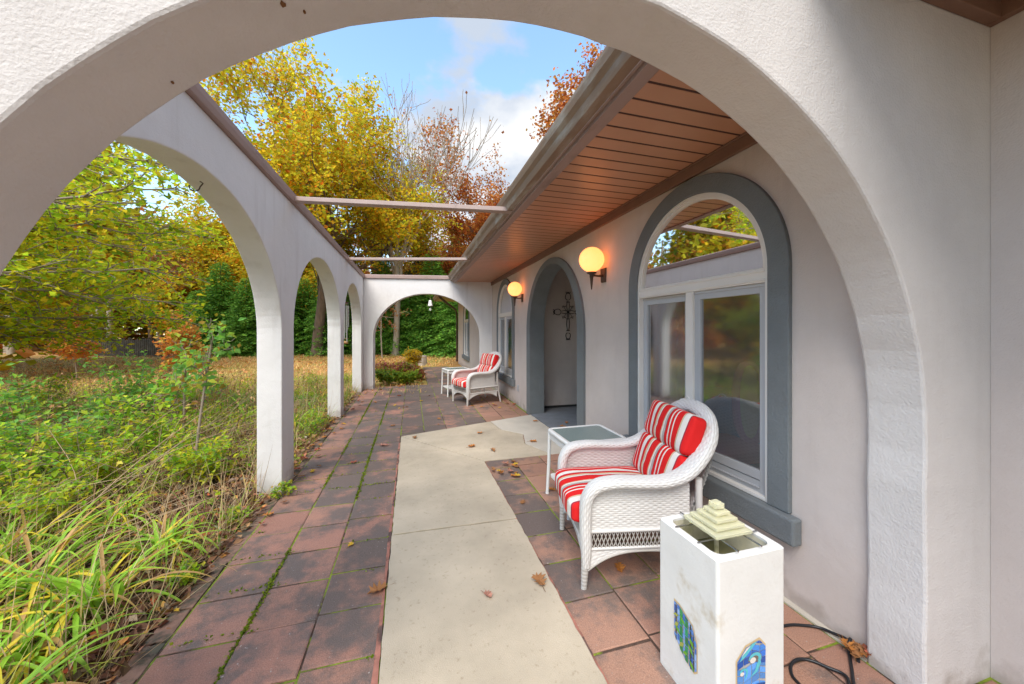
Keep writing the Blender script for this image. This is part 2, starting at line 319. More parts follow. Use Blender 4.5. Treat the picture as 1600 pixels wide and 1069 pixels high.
def dup(root, loc, rz, label, scale=1):
    def cp(o, par):
        c = o.copy(); COL.objects.link(c)
        if par is not None: c.parent = par
        for ch in list(o.children): cp(ch, c)
        return c
    r = cp(root, None); r.location = loc; r.rotation_euler = (0, 0, rz); r.scale = (scale,)*3 if not isinstance(scale, tuple) else scale
    if label: r['label'] = label
    return r
def arc(cx, cz, a, b, n=40, a0=0., a1=PI, rng=None, wob=0):
    t = np.linspace(a0, a1, n+1); r = 1+(0 if rng is None else rng.normal(0, wob, n+1))
    return [(cx-a*math.cos(x)*(r[i] if rng is not None else 1), cz+b*math.sin(x)*(r[i] if rng is not None else 1)) for i, x in enumerate(t)]   # left to right

# ------------------------------------------------------------------ leaves (vectorised)
def leaves(g, P, size, rng, pal, wid=.55, up=.35, mat=0, droop=0., jit=.12, dirs=None):
    """pointed folded leaves at P; pal = list of (rgb, weight)"""
    P = np.asarray(P, float); n = len(P)
    if n == 0: return
    d = rng.normal(size=(n, 3)) if dirs is None else dirs+rng.normal(0, .35, (n, 3)); d[:, 2] = d[:, 2]*(.6) - droop
    d /= np.linalg.norm(d, axis=1)[:, None]
    nn = rng.normal(size=(n, 3)); nn[:, 2] += up*3; s = np.cross(d, nn); s /= np.linalg.norm(s, axis=1)[:, None]+1e-9; nn = np.cross(s, d)
    L_ = (size*rng.uniform(.6, 1.25, n))[:, None]; W = L_*wid*.5
    base = P; tip = P+d*L_; mid = P+d*L_*.45
    l = mid+s*W+nn*W*.35; r = mid-s*W+nn*W*.35
    V = np.stack([base, r, tip, l], 1).reshape(-1, 3)
    i = np.arange(n)*4
    F = np.concatenate([np.stack([i, i+1, i+2], 1), np.stack([i, i+2, i+3], 1)])
    cols = np.array([c for c, _ in pal]); wts = np.array([x for _, x in pal], float); wts /= wts.sum()
    k = rng.choice(len(pal), n, p=wts); c = cols[k]*rng.uniform(1-jit*2, 1+jit*2, n)[:, None]*rng.normal(1, jit*.5, (n, 3))
    g.add(V, F, mat, False, np.clip(np.concatenate([c, c]), .004, .9))
def norm(v): v = np.asarray(v, float); return v/(np.linalg.norm(v)+1e-12)
def grow(rng, polys, sites, p, d, L_, r, lvl, mx_, prm):
    n = 6; pts = [np.array(p, float)]; dd = norm(d); step = L_/n
    for i in range(n):
        dd = norm(dd+rng.normal(0, prm.get('wig', .12), 3)+np.array([0, 0, prm.get('trop', .06)])); pts.append(pts[-1]+dd*step)
    pts = np.array(pts); rr = np.linspace(r, r*prm.get('taper', .55), n+1)
    polys.append((pts, rr, lvl))
    if lvl >= mx_-prm.get('leaf_lv', 1):
        for q in pts[1:]: sites.append(q)
    if lvl >= mx_: return
    k = prm['kids'][min(lvl, len(prm['kids'])-1)]
    az = rng.uniform(0, 2*PI)
    for j in range(k):
        t = rng.uniform(prm.get('t0', .3), 1.) if j < k-1 else 1.; x = t*n; i = min(int(x), n-1); q = pts[i]+(pts[i+1]-pts[i])*(x-i)
        a = np.cross(dd, [math.cos(az), math.sin(az), .2]); a = norm(a); az += 2.4+rng.normal(0, .3)
        ang = math.radians(rng.uniform(*prm.get('ang', (28, 58))))*(1 if j < k-1 else .4)
        nd = dd*math.cos(ang)+a*math.sin(ang)
        grow(rng, polys, sites, q, nd, L_*rng.uniform(*prm.get('lf', (.58, .8))), max(rr[i]*prm.get('rf', .55), .004), lvl+1, mx_, prm)
def wood(g, polys, mat=0, minr=0.004, cut=99):
    for pts, rr, lvl in polys:
        if lvl > cut: continue
        g.tube(pts, np.maximum(rr, minr), 8 if lvl < 2 else (5 if lvl < 4 else 3), mat, caps=False)
# ================================================================== SETTING: ground, tiles, slabs
rs = np.random.default_rng(7)
XL, XR = -1.153, 2.006            # inner face of the arcade, face of the house wall
WT = .203
g = Geo()
def sheet(xs, ys, zf):
    X, Y = np.meshgrid(xs, ys, indexing='ij'); Z = zf(X, Y); return np.stack([X, Y, Z], -1)
xs = np.concatenate([np.linspace(-90, -14, 12), np.linspace(-13, -1.3, 60), [-1.26]])
ys = np.concatenate([np.linspace(-30, -1, 8), np.linspace(-.5, 14, 80), np.linspace(15, 90, 20)])
def gz(X, Y):
    near = np.clip((-1.26-X)/.3, 0, 1)
    return -.045+near*.03*np.sin(X*1.7+1)*np.sin(Y*1.3)+near*.015*np.sin(X*5.1)*np.cos(Y*4.3)
g.grid(sheet(xs, ys, gz), flip=True, mat=0)
xs2 = np.array([-1.26, 40.]); ys2 = np.array([-30, 9.75, 90.])
g.grid(sheet(xs2, ys2, lambda X, Y: -.045+0*X), flip=True)
# soil near the arcade, lawn beyond: two materials in one ground sheet
gr = g.build('ground', ['soil', 'lawn']); structure(gr)
me = gr.data; cen = np.empty(len(me.polygons)*3); me.polygons.foreach_get('center', cen); cen = cen.reshape(-1, 3)
mi = ((cen[:, 1] > 9.0+rs.normal(0, .5, len(cen))) | (cen[:, 0] < -10)).astype(np.int32)
me.polygons.foreach_set('material_index', mi)

jb = Geo(); jb.box((-1.13, -3, -.06), (2.45, 9.75, -.0045)); jb.box((.42, 9.75, -.06), (1.42, 14.4, -.0045)); structure(jb.build('patio_bed', 'joint'))
tg = Geo()
def tile(x0, x1, y0, y1, dark, bright=1., hue=0.):
    gp = .0045+abs(rs.normal(0, .0012)); dz = rs.normal(0, .0012); t = rs.normal(0, .002, 4)
    x0 += gp; x1 -= gp; y0 += gp; y1 -= gp
    b = .006
    c0 = np.array([[x0, y0], [x1, y0], [x1, y1], [x0, y1]]); c1 = np.array([[x0+b, y0+b], [x1-b, y0+b], [x1-b, y1-b], [x0+b, y1-b]])
    c0 = c0+rs.normal(0, .0012, (4, 2))
    V = np.concatenate([np.c_[c0, np.full(4, -.03)], np.c_[c0, -.003+dz+t*.5], np.c_[c1, dz+t*.5]])
    F = [[8, 9, 10, 11]]+[[4+i, 4+(i+1) % 4, 8+(i+1) % 4, 8+i] for i in range(4)]+[[i, (i+1) % 4, 4+(i+1) % 4, 4+i] for i in range(4)]
    tg.add(V, F, 0, False, np.tile([dark, bright, hue], (9, 1)))
S = .3265
for i in range(3):                                   # left of the washed path
    x0 = -1.125+S*i; x1 = x0+S
    y = -2.5+.03*i
    while y < 9.5:
        dk = (.16, .27, .30)[i]+rs.normal(0, .035)+(.1 if 3.3 < y < 8 else 0)-(.12 if y > 8 and i == 0 else 0)
        tile(x0, x1, y, y+.322, dk, rs.uniform(.9, 1.12), rs.uniform(0, .35)); y += .322
for i in range(4):                                   # between path and house
    x0 = .795+.3235*i; x1 = min(x0+.3235, XR-.035)
    y = -2.39+.02*i
    while y < 4.9:
        dk = (.32, .17, .04, -.04)[i]+rs.normal(0, .05)
        tile(x0, x1, y, y+.322, dk, rs.uniform(.95, 1.15), rs.uniform(.3, .9)); y += .322
y = -2.39
while y < .9: tile(1.975, 2.395, y, min(y+.322, .91), .0, 1.05, .5); y += .322
for i in range(7):                                   # beyond the diagonal slab
    x0 = -.145+S*i; x1 = min(x0+S, XR-.03); y = 5.0
    while y < 9.6:
        dk = (.40, .44, .42, .36, .12, -.05, -.1)[i]+rs.normal(0, .05)+(.12 if y > 8.2 else 0)
        tile(x0, x1, y, y+.322, dk, rs.uniform(.85, 1.1), rs.uniform(0, .5) if i < 4 else rs.uniform(.4, .9)); y += .322
for i in range(3):
    y = 9.8
    while y < 14.2: tile(.42+i*.326, .42+(i+1)*.326, y, y+.322, .36+rs.normal(0, .06), .9, .8); y += .322
structure(tg.build('patio_tiles', 'tile'))
def slab(name, poly, m, top=.010, lab=None):
    g = Geo(); p = np.array(poly, float); n = len(p); c = p.mean(0)
    # densify the outline and roughen it slightly
    q = []
    for i in range(n):
        a, b = p[i], p[(i+1) % n]; k = max(2, int(np.linalg.norm(b-a)/.05))
        for t in range(k): q.append(a+(b-a)*t/k)
    q = np.array(q); q += rs.normal(0, .0022, q.shape)
    q = np.array(q)
    g.prism(q, -.05, top, 'xy'); o = g.build(name, m, fix=True, bevel=.004); return structure(o)
slab('concrete_path', [(-.137, -2.5), (.783, -2.5), (.798, 2.672), (-.135, 2.703)], 'concrete')
slab('concrete_path', [(-.135, 2.716), (.798, 2.686), (.790, 3.935), (-.138, 5.148)], 'concrete')
slab('concrete_landing', [(-.132, 5.162), (.796, 3.948), (1.60, 3.945), (1.42, 4.4), (1.52, 4.8), (1.28, 5.1), (1.22, 5.60)], 'concrete', .0105)
slab('concrete_landing', [(1.606, 3.945), (1.995, 3.945), (1.995, 5.85), (1.226, 5.60), (1.286, 5.1), (1.526, 4.8), (1.426, 4.4)], 'concrete_new', .0115)
# red mortar smears along both edges of the path
g = Geo()
for x in (-.150, .792):
    ys_ = np.arange(-1, 3.9 if x > 0 else 5.0, .03); wv = .004+.009*np.abs(np.sin(ys_*2.1+x*9)*np.sin(ys_*.9))+rs.uniform(0, .004, len(ys_))
    A = np.stack([x-wv, ys_, np.full(len(ys_), .004)], 1); B = np.stack([x+wv*.9, ys_, np.full(len(ys_), .006)], 1)
    g.grid(np.stack([B, A], 1), smooth=False)
M['mortar'] = mat('red_mortar', (.34, .14, .10), .9, var=.3, vs=14, col2=(.10, .06, .05), c2s=5, c2lo=.48, c2hi=.6)
structure(g.build('mortar_edge', 'mortar'))
# brick edging between bed and tiles
g = Geo(); y = -1.5
while y < 9.4:
    l = rs.uniform(.19, .215); a = rs.normal(0, .02)
    g.box((-1.235+rs.normal(0, .006), y, -.07), (-1.135+rs.normal(0, .004), y+l-.008, rs.uniform(-.012, .002)), 0, R=[[math.cos(a), -math.sin(a), 0], [math.sin(a), math.cos(a), 0], [0, 0, 1]]); y += l
tag(g.build('brick_edging', 'brick_edge', origin=(-1.18, 4, 0), bevel=.005), 'row of old dark bricks edging the tile patio against the planting bed', 'edging')

# ================================================================== ARCADE WALLS
rw = np.random.default_rng(3)
def arcade_outline(x0, x1, top, bot, arches):
    """outline of a wall with arched openings that are open at the bottom; arches = (centre, half width, spring z, rise)"""
    pts = [(x0, bot)]
    for (c, a, z0, b) in arches:
        pts.append((c-a, bot))
        for z in np.linspace(bot+.3, z0-.1, 6): pts.append((c-a+rw.normal(0, .0025), z))
        pts += arc(c, z0, a, b, 56, rng=rw, wob=.0009)
        for z in np.linspace(z0-.1, bot+.3, 6): pts.append((c+a+rw.normal(0, .0025), z))
        pts.append((c+a, bot))
    pts += [(x1, bot), (x1, top), (x0, top)]
    return pts
ARN = (.4805, 1.497, 1.095, 1.405)       # near arch: centre, half width, spring, rise
YN0, YN1 = .915, 1.108
t = thing('arch_wall', 'large rough stucco arch nearest the viewer, framing the whole view', 'arch wall', (0, YN0, 0))
g = Geo(); g.prism(arcade_outline(-1.75, 2.75, 2.86, -.06, [ARN]), YN0, YN1, 'xz'); g.build('wall', 'stucco_near', t, fix=True, bevel=.010)
g = Geo(); g.box((-1.78, YN0-.03, 2.862), (1.2, YN1+.03, 2.93)); g.build('coping', 'cap_paint', t, bevel=.006)
# small drips and chips left in the plaster
M['rust'] = mat('rust_chip', (.20, .09, .03), .9)
g = Geo()
for a_, yy, r in ((1.02, .985, .007), (1.05, 1.02, .0035), (.80, 1.06, .003)):
    x = ARN[0]-ARN[1]*math.cos(a_); z = ARN[2]+ARN[3]*math.sin(a_)
    P = []
    k = 9
    for i in range(k):
        q = i/k*2*PI; rr = r*rw.uniform(.7, 1.3); P.append((x+math.sin(a_)*rr*math.cos(q)*.9, yy+rr*math.sin(q)*1.2, z+math.cos(a_)*rr*math.cos(q)))
    P = np.array(P); nrm = np.array([math.cos(a_), 0, -math.sin(a_)]); g.add(np.concatenate([P+nrm*.0035, P-nrm*.004]), [list(range(k))]); g.add(np.concatenate([P+nrm*.0035, P-nrm*.004]), [[i, (i+1) % k, (i+1) % k+k, i+k] for i in range(k)])
g.build('chip', 'rust', t)
# left arcade
t = thing('arcade_wall', 'long white stucco arcade of three arches beside the planting bed', 'arcade wall', (XL, 5, 0))
g = Geo()
g.prism(arcade_outline(YN1+.002, 9.72, 2.76, -.06, [(2.486, 1.254, 1.451, .979), (5.331, 1.2435, 1.495, .941), (8.005, 1.144, 1.490, .945)]), XL-WT, XL, 'yz')
g.build('wall', 'stucco_arcade', t, fix=True, bevel=.008)
g = Geo(); g.prism([(XL-WT-.03, 2.762), (XL+.032, 2.762), (XL+.04, 2.80), (XL+.04, 2.84), (XL+.018, 2.855), (XL-WT-.03, 2.855)], YN1+.03, 9.74, 'xz'); g.build('coping', 'cap_paint', t, fix=True, bevel=.003)
g = Geo(); hy, hz = 2.62, 2.425                              # iron hook under the first arch
hp = [(-1.25+.02*math.sin(q), hy-.002*q, hz-.02-.03*q/3) for q in np.linspace(0, 1, 3)]+[(-1.25+.028*math.cos(q)-.028, hy, hz-.055+.026*math.sin(q)) for q in np.linspace(0, -PI*1.1, 10)]
g.tube(hp, .0035, 6); g.build('hook', 'bronze', t)
# far arch wall, slightly skewed to the rest
AF = math.atan2(-.52, 3.16); cf, sf = math.cos(AF), math.sin(AF)
t = thing('end_arch_wall', 'white stucco wall with one wide arch closing the far end of the patio', 'arch wall', (XL, 9.5, 0))
g = Geo(); ln = 3.16/cf
g.prism(arcade_outline(.002, ln, 2.76, -.06, [(1.556, 1.322, 1.285, 1.105)]), 0, WT, 'xz')
Rz = np.array([[cf, -sf, 0], [sf, cf, 0], [0, 0, 1]])
def rot(g, o): g.v = [v@Rz.T+np.array(o) for v in g.v]; return g
rot(g, (XL, 9.5, 0)).build('wall', 'stucco_arcade', t, fix=True, bevel=.008)
g = Geo(); g.prism([(-.04, 2.762), (WT+.03, 2.762), (WT+.03, 2.855), (-.018, 2.855), (-.04, 2.84)], .042, ln-.95, 'yz'); rot(g, (XL, 9.5, 0)).build('coping', 'cap_paint', t, fix=True, bevel=.003)
# beams
for (a, b, lab) in (((-1.16, 4.04, 2.80), (1.06, 3.56, 2.735), 'nearer painted wooden beam spanning from the arcade wall to the eave'), ((-1.16, 7.2, 2.80), (1.06, 6.25, 2.735), 'farther thin painted beam spanning from the arcade wall to the eave')):
    a = np.array(a); b = np.array(b); d = norm(b-a); s_ = norm(np.cross([0, 0, 1], d)); u_ = np.cross(d, s_)
    g = Geo(); V = []
    for p in (a, b):
        for (i, j) in ((-1, -1), (1, -1), (1, 1), (-1, 1)): V.append(p+s_*i*.045+u_*j*.022)
    g.add(V, [[0, 3, 2, 1], [4, 5, 6, 7], [0, 1, 5, 4], [1, 2, 6, 5], [2, 3, 7, 6], [3, 0, 4, 7]])
    tag(g.build('beam', 'beam_paint', origin=tuple(a), bevel=.004, fix=True), lab, 'beam', 'beams over the patio')

# ================================================================== HOUSE
HX1, HY0, HY1 = 9., -6., 15.9
house = thing('house', 'single storey taupe stucco house with grey arched openings and brown eaves', 'house', (5, 5, 0))
WIN = [(2.199, 'w1'), (7.635, 'w2'), (13.45, 'w3')]
RO, RW = .7446, .6198               # outer radius of the grey trim, of the white frame
ZS, ZB = 1.862, .4875               # spring line, sill top
DC, DA, DB, DZ = 4.947, .917, .962, 1.50   # door: centre, half width, rise, spring (opening)
DOA, DOB = 1.092, 1.075
def win_hole(c, r): return [(c-r, ZB)]+[(x, z) for x, z in arc(c, ZS, r, r, 40)]+[(c+r, ZB)]
def flat(poly, holes, X, m, g, axis='x'):
    allp = list(poly)+[p for h in holes for p in h]
    tris = tessellate_polygon([[Vector((p[0], p[1], 0)) for p in poly]]+[[Vector((p[0], p[1], 0)) for p in h] for h in holes])
    V = [(X, p[0], p[1]) for p in allp] if axis == 'x' else [(p[0], X, p[1]) for p in allp]
    g.add(V, [list(t) for t in tris], m)
g = Geo()
holes = [win_hole(c, RW-.004) for c, _ in WIN]+[[(DC-DA, -.05)]+arc(DC, DZ, DA, DB, 40)+[(DC+DA, -.05)]]
flat([(YN1-.02, -.06), (HY1, -.06), (HY1, 2.9), (YN1-.02, 2.9)], holes, XR, 0, g)
# window reveals
for h in holes[:3]:
    p = np.array(h); n = len(p)
    g.add(np.concatenate([np.c_[np.full(n, XR), p], np.c_[np.full(n, XR+.2), p]]), [[i, (i+1) % n, (i+1) % n+n, i+n] for i in range(n)])
# near side wall by the viewer, end and back walls
g.box((2.407, HY0, -.06), (2.6, YN0-.001, 2.9))
g.add([(XR, HY1, -.06), (HX1, HY1, -.06), (HX1, HY1, 2.9), (XR, HY1, 2.9)], [[0, 1, 2, 3]])
g.add([(HX1, HY1, -.06), (HX1, HY0, -.06), (HX1, HY0, 2.9), (HX1, HY1, 2.9)], [[0, 1, 2, 3]])
g.add([(2.6, HY0, -.06), (HX1, HY0, -.06), (HX1, HY0, 2.9), (2.6, HY0, 2.9)], [[0, 1, 2, 3]])
wall = g.build('wall', 'stucco_house', house)
# strip of raw concrete footing at the wall base
g = Geo(); g.box((XR-.035, YN1, -.05), (XR+.01, 3.94, .004)); g.build('footing', 'concrete_new', house)

def ring(g, X0, X1, outer, inner, m=0):
    """arched band between two outlines with the same number of points; X0 front, X1 back"""
    o = np.array(outer); i = np.array(inner); n = len(o); k = np.arange(n-1)
    V = np.concatenate([np.c_[np.full(n, x), q] for x in (X0, X1) for q in (o, i)])   # fo, fi, bo, bi
    F = np.concatenate([np.stack([k, k+1, k+1+n, k+n], 1), np.stack([k, k+2*n, k+1+2*n, k+1], 1), np.stack([k+n, k+1+n, k+1+3*n, k+3*n], 1)])
    g.add(V, F, m)
    for e in (0, n-1): g.add(V[[e, e+n, e+3*n, e+2*n]], [[0, 1, 2, 3]], m)
def arched(c, r, zb, zs, b=None, n=48): return [(c-r, zb)]+[(c-r, z) for z in np.linspace(zb, zs, 8)[1:-1]]+arc(c, zs, r, b or r, n)+[(c+r, z) for z in np.linspace(zs, zb, 8)[1:-1]]+[(c+r, zb)]
win0 = {}
def window(c, idx):
    F = XR-.026
    g = Geo(); ring(g, F, XR+.005, arched(c, RO, ZB, ZS), arched(c, RW+.001, ZB, ZS)); tr = g.build('window_trim', 'trim_grey', house, fix=True, bevel=.006)
    g = Geo(); g.box((XR-.068, c-RO-.055, ZB-.147), (XR+.0, c+RO+.055, ZB-.002)); g.build('window_sill', 'trim_grey', house, bevel=.012)
    g = Geo()
    ring(g, XR-.012, XR+.06, arched(c, RW, ZB, ZS), arched(c, RW-.022, ZB, ZS))
    ring(g, XR-.002, XR+.06, arched(c, RW-.0222, ZS, ZS+.001), arched(c, RW-.042, ZS, ZS+.001))
    g.box((XR-.008, c-RW+.0225, 1.775), (XR+.06, c+RW-.0225, 1.862)); g.box((XR-.014, c-RW+.0225, 1.838), (XR+.02, c+RW-.0225, 1.852)); g.box((XR-.014, c-RW+.0225, 1.785), (XR+.02, c+RW-.0225, 1.797))
    g.box((XR-.006, c-.035, ZB+.02), (XR+.06, c+.035, 1.774)); g.box((XR-.012, c-RW+.0225, ZB), (XR+.06, c+RW-.0225, ZB+.022))
    fr = g.build('window', 'white_frame', house, fix=False, bevel=.002)
    g = Geo(); R_ = RW-.04; pl = arc(c, ZS+.001, R_, R_, 40)
    V = [(XR+.018, y, z) for y, z in pl]; g.add(V, [list(range(len(V)))]); g.build('pane', 'glass_arch', fr)
    # sashes (left-hand one stands behind the right-hand one)
    for side, y0, y1, dx in ((1, c+.035, c+RW-.022, .034), (-1, c-RW+.022, c-.035, .012)):
        g = Geo(); z0, z1 = ZB+.022, 1.774; s1 = .052; zb = ZB+.155
        g.box((XR+dx, y0, z0), (XR+dx+.03, y0+s1, z1)); g.box((XR+dx, y1-s1, z0), (XR+dx+.03, y1, z1))
        g.box((XR+dx, y0+s1, z1-.06), (XR+dx+.03, y1-s1, z1)); g.box((XR+dx, y0+s1, zb-.055), (XR+dx+.03, y1-s1, zb))
        g.box((XR+dx+.006, y0+s1, z0), (XR+dx+.03, y1-s1, zb-.061)); g.box((XR+dx-.008, y0+s1, z0+.03), (XR+dx+.006, y1-s1, z0+.036))
        g.box((XR+dx-.006, y0, z1-.02), (XR+dx, y1, z1))
        g.build('sash', 'grey_sash', fr, bevel=.002)
        g = Geo(); x = XR+dx+.016; g.add([(x, y0+s1, zb), (x, y1-s1, zb), (x, y1-s1, z1-.06), (x, y0+s1, z1-.06)], [[0, 3, 2, 1]]); g.build('pane', 'glass_screen', fr)
    return fr
for c, i in WIN: window(c, i)
# door surround
g = Geo(); ring(g, XR-.03, XR+.005, arched(DC, DOA, -.02, 1.475, DOB), arched(DC, DA, -.02, DZ, DB)); ring(g, XR+.0052, XR+.24, arched(DC, DA+.003, -.02, DZ, DB+.003), arched(DC, DA, -.02, DZ, DB)); g.build('door_surround', 'trim_grey', house, fix=True, bevel=.004)
# entrance recess: end walls, back wall, ceiling, floor, the door at the back
AX0, AX1, AY0, AY1, AZ = XR+.24, 4.0, 3.75, 6.25, 2.72
g = Geo()
pl = [(DC-DA, -.02)]+arc(DC, DZ, DA, DB, 40)+[(DC+DA, -.02)]
flat([(AY0, -.05), (AY1, -.05), (AY1, AZ), (AY0, AZ)], [[(y, max(z, -.0499)) for y, z in pl]], AX0, 0, g)
g.add([(AX0, AY1, -.05), (AX1, AY1, -.05), (AX1, AY1, AZ), (AX0, AY1, AZ)], [[0, 1, 2, 3]])
g.add([(AX0, AY0, -.05), (AX1, AY0, -.05), (AX1, AY0, AZ), (AX0, AY0, AZ)], [[0, 1, 2, 3]])
g.add([(AX1, AY0, -.05), (AX1, AY1, -.05), (AX1, AY1, AZ), (AX1, AY0, AZ)], [[0, 1, 2, 3]])
g.add([(AX0, AY0, AZ), (AX1, AY0, AZ), (AX1, AY1, AZ), (AX0, AY1, AZ)], [[0, 1, 2, 3]])
g.build('entrance_recess', 'stucco_house', house)
g = Geo(); g.box((XR-.006, DC-DA+.001, -.04), (AX1, DC+DA-.001, .016)); g.box((AX0+.001, AY0, -.04), (AX1, DC-DA, .016)); g.box((AX0+.001, DC+DA, -.04), (AX1, AY1, .016)); g.build('entrance_floor', 'grey_floor', house)
g = Geo(); g.box((AX1-.05, 4.5, .017), (AX1-.001, 5.42, 2.1)); d_ = g.build('door', 'trim_grey', house, bevel=.004)
g = Geo(); g.box((AX0+.15, AY1-.035, .017), (AX1-.06, AY1-.001, .05)); g.build('skirting', 'dark_gap', house)
# interior seen through the panes
for (y0, y1, x1) in ((.95, 3.72, 5.2), (6.3, 9.2, 5.2), (12.1, 14.9, 5.2)):
    g = Geo(); x0 = XR+.2
    V = np.array([[x, y, z] for z in (0, 2.7) for y in (y0, y1) for x in (x0, x1)]); g.add(V, [[0, 1, 3, 2]], 1); g.add(V, [[4, 6, 7, 5], [0, 4, 5, 1], [2, 3, 7, 6], [1, 5, 7, 3]], 0)
    ah = min(range(3), key=lambda k: abs(WIN[k][0]-(y0+y1)/2)); flat([(y0, 0), (y1, 0), (y1, 2.7), (y0, 2.7)], [win_hole(WIN[ah][0], RW+.1)], x0, 0, g)
    g.build('room', ['room_wall', 'room_floor'], house)
for c, y0, y1 in ((2.2, 2.56, 3.05), (7.63, 7.1, 8.2), (13.45, 12.9, 14)):
    g = Geo(); yy = np.linspace(y0, y1, 120); X = XR+.30+.018*np.sin(yy*75); P = np.stack([np.stack([X, yy, np.full(120, z)], 1) for z in (.2, 2.45)], 0); g.grid(P); cu = g.build('curtain', 'curtain', house)
# eave of the long wing: soffit panels, grooves, fascia, gutter, frieze
SZ = 2.71; E0, E1 = YN1+.002, 13.5
g = Geo(); g.box((1.10, E0, SZ), (1.975, HY1, SZ+.012))
y = E0
while y < HY1-.2: g.box((1.10, y, SZ-.005), (1.9745, y+.112, SZ-.0002)); y += .128
g.build('soffit', ['soffit'], house, bevel=.0015)
g = Geo(); g.box((1.101, E0, SZ-.0042), (1.974, HY1-.1, SZ-.0006)); 
g2 = Geo(); y = E0+.112
while y < HY1-.2: g2.box((1.101, y+.0002, SZ-.0030), (1.974, y+.0158, SZ-.0004)); y += .128
g2.build('soffit_groove', 'groove', house)
g = Geo(); g.box((1.975, E0, 2.618), (XR-.001, HY1, SZ+.012)); g.box((1.962, E0, SZ-.020), (1.9748, HY1, SZ-.006)); g.build('frieze_board', 'frieze', house, bevel=.003)
g = Geo(); g.box((1.02, E0, SZ-.018), (1.099, HY1, SZ+.012)); g.box((1.004, E0, SZ+.004), (1.0195, HY1, SZ+.16)); g.build('fascia', 'cap_paint', house, bevel=.003)
g = Geo(); GP = [(1.002, SZ+.012), (.945, SZ+.012), (.938, SZ+.03), (.93, SZ+.06), (.905, SZ+.085), (.895, SZ+.12), (.893, SZ+.14), (.905, SZ+.142), (.912, SZ+.12), (.95, SZ+.022), (.998, SZ+.022)]
g.prism(GP, E0, HY1, 'xz'); g.build('gutter', 'gutter', house, fix=True, bevel=.0015)
g = Geo(); g.tube([(.99, 13.35, SZ+.01), (1.02, 13.38, SZ-.05), (1.35, 14.3, SZ-.18), (1.86, 15.7, SZ-.36), (1.93, 15.86, SZ-.5), (1.95, 15.9, SZ-.8), (1.95, 15.9, .05)], .045, 6); g.build('downspout', 'bronze', house)
# eave over the viewer's side of the near wall
g = Geo(); g.box((1.30, HY0, 2.90), (2.406, YN0-.001, 2.93)); g.box((1.27, HY0, 2.86), (1.299, YN0-.001, 3.05)); g.build('porch_soffit', 'frieze', house)
g = Geo(); g.box((1.301, YN0-.045, 2.80), (2.37, YN0-.001, 2.899)); g.box((2.371, HY0, 2.80), (2.4065, YN0-.001, 2.899)); g.build('porch_frieze', 'frieze', house, bevel=.004)
g = Geo()
def slope(x0, z0, y0, y1): g.add([(x0, y0, z0), (5.6, y0, z0+(5.6-x0)*.42), (5.6, y1, z0+(5.6-x0)*.42), (x0, y1, z0)], [[0, 1, 2, 3]]); g.add([(x0, y0, z0-.02), (5.6, y0, z0-.02+(5.6-x0)*.42), (5.6, y1, z0-.02+(5.6-x0)*.42), (x0, y1, z0-.02)], [[3, 2, 1, 0]])
slope(.96, 2.885, E0, HY1+.2); slope(1.24, 3.06, HY0, E0-.002)
g.add([(5.6, HY0, 4.9), (10, HY0, 3.0), (10, HY1, 3.0), (5.6, HY1, 4.83)], [[0, 1, 2, 3]])
g.build('roof', 'shingle', house)
# outlet on the wall
g = Geo(); g.box((XR-.018, 6.595, .29), (XR-.001, 6.665, .405)); g.box((XR-.026, 6.61, .305), (XR-.018, 6.65, .39)); g.build('outlet_cover', 'grey_sash', house, bevel=.004)
# ================================================================== FURNITURE IN THE ROOM (seen through the near window)
t = thing('armchair', 'pink and gold upholstered chair back seen through the right pane of the near window', 'armchair', (2.85, 2.5, 0))
g = Geo(); u = np.linspace(0, PI, 26); v_ = np.linspace(0, 2*PI, 20, endpoint=False)
def sellip(c, a, b, h, e1=.6, e2=.6, nu=26, nv=40, R=None):
    u = np.linspace(-PI/2, PI/2, nu); v = np.linspace(-PI, PI, nv, endpoint=False)
    f = lambda x, e: np.sign(x)*np.abs(x)**e
    U, V = np.meshgrid(u, v, indexing='ij'); P = np.stack([a*f(np.cos(U), e1)*f(np.cos(V), e2), b*f(np.cos(U), e1)*f(np.sin(V), e2), h*f(np.sin(U), e1)], -1)
    if R is not None: P = P@np.array(R).T
    return P+np.array(c)
g.grid(sellip((2.84, 2.42, .86), .05, .17, .36, .8, .9), closed_v=True); g.build('backrest', 'room_pink', t)
g = Geo(); g.grid(sellip((2.775, 2.36, .88), .03, .09, .31, .9, .9), closed_v=True); g.build('back_panel', 'room_gold', t)
g = Geo(); g.grid(sellip((2.68, 2.52, .44), .26, .26, .07, .4, .4), closed_v=True); g.build('seat', 'room_pink', t)
for dx, dy in ((-.2, -.2), (-.2, .2), (.2, -.2), (.2, .2)):
    g = Geo(); g.tube([(2.68+dx, 2.52+dy, 0), (2.68+dx, 2.52+dy, .42)], [.015, .022], 8); g.build('leg', 'twig_dark', t)
t = thing('covered_table', 'table under a long blue cloth inside the room behind the near window', 'table', (3.35, 3.1, 0))
g = Geo(); n_ = 72; a_ = np.arange(n_)/n_*2*PI; P = []
for r, z, wv in ((.02, .80, 0), (.40, .80, 0), (.43, .78, .004), (.45, .6, .02), (.48, .3, .035), (.50, .03, .045)):
    rr = r+wv*np.sin(a_*14); P.append(np.stack([3.35+rr*np.cos(a_), 3.1+rr*np.sin(a_), np.full(n_, z)], 1))
g.grid(np.array(P), closed_v=True, flip=True); g.build('tablecloth', 'room_blue', t)
g = Geo(); g.tube([(3.35, 3.1, 0), (3.35, 3.1, .79)], .04, 10); g.build('pedestal', 'twig_dark', t)

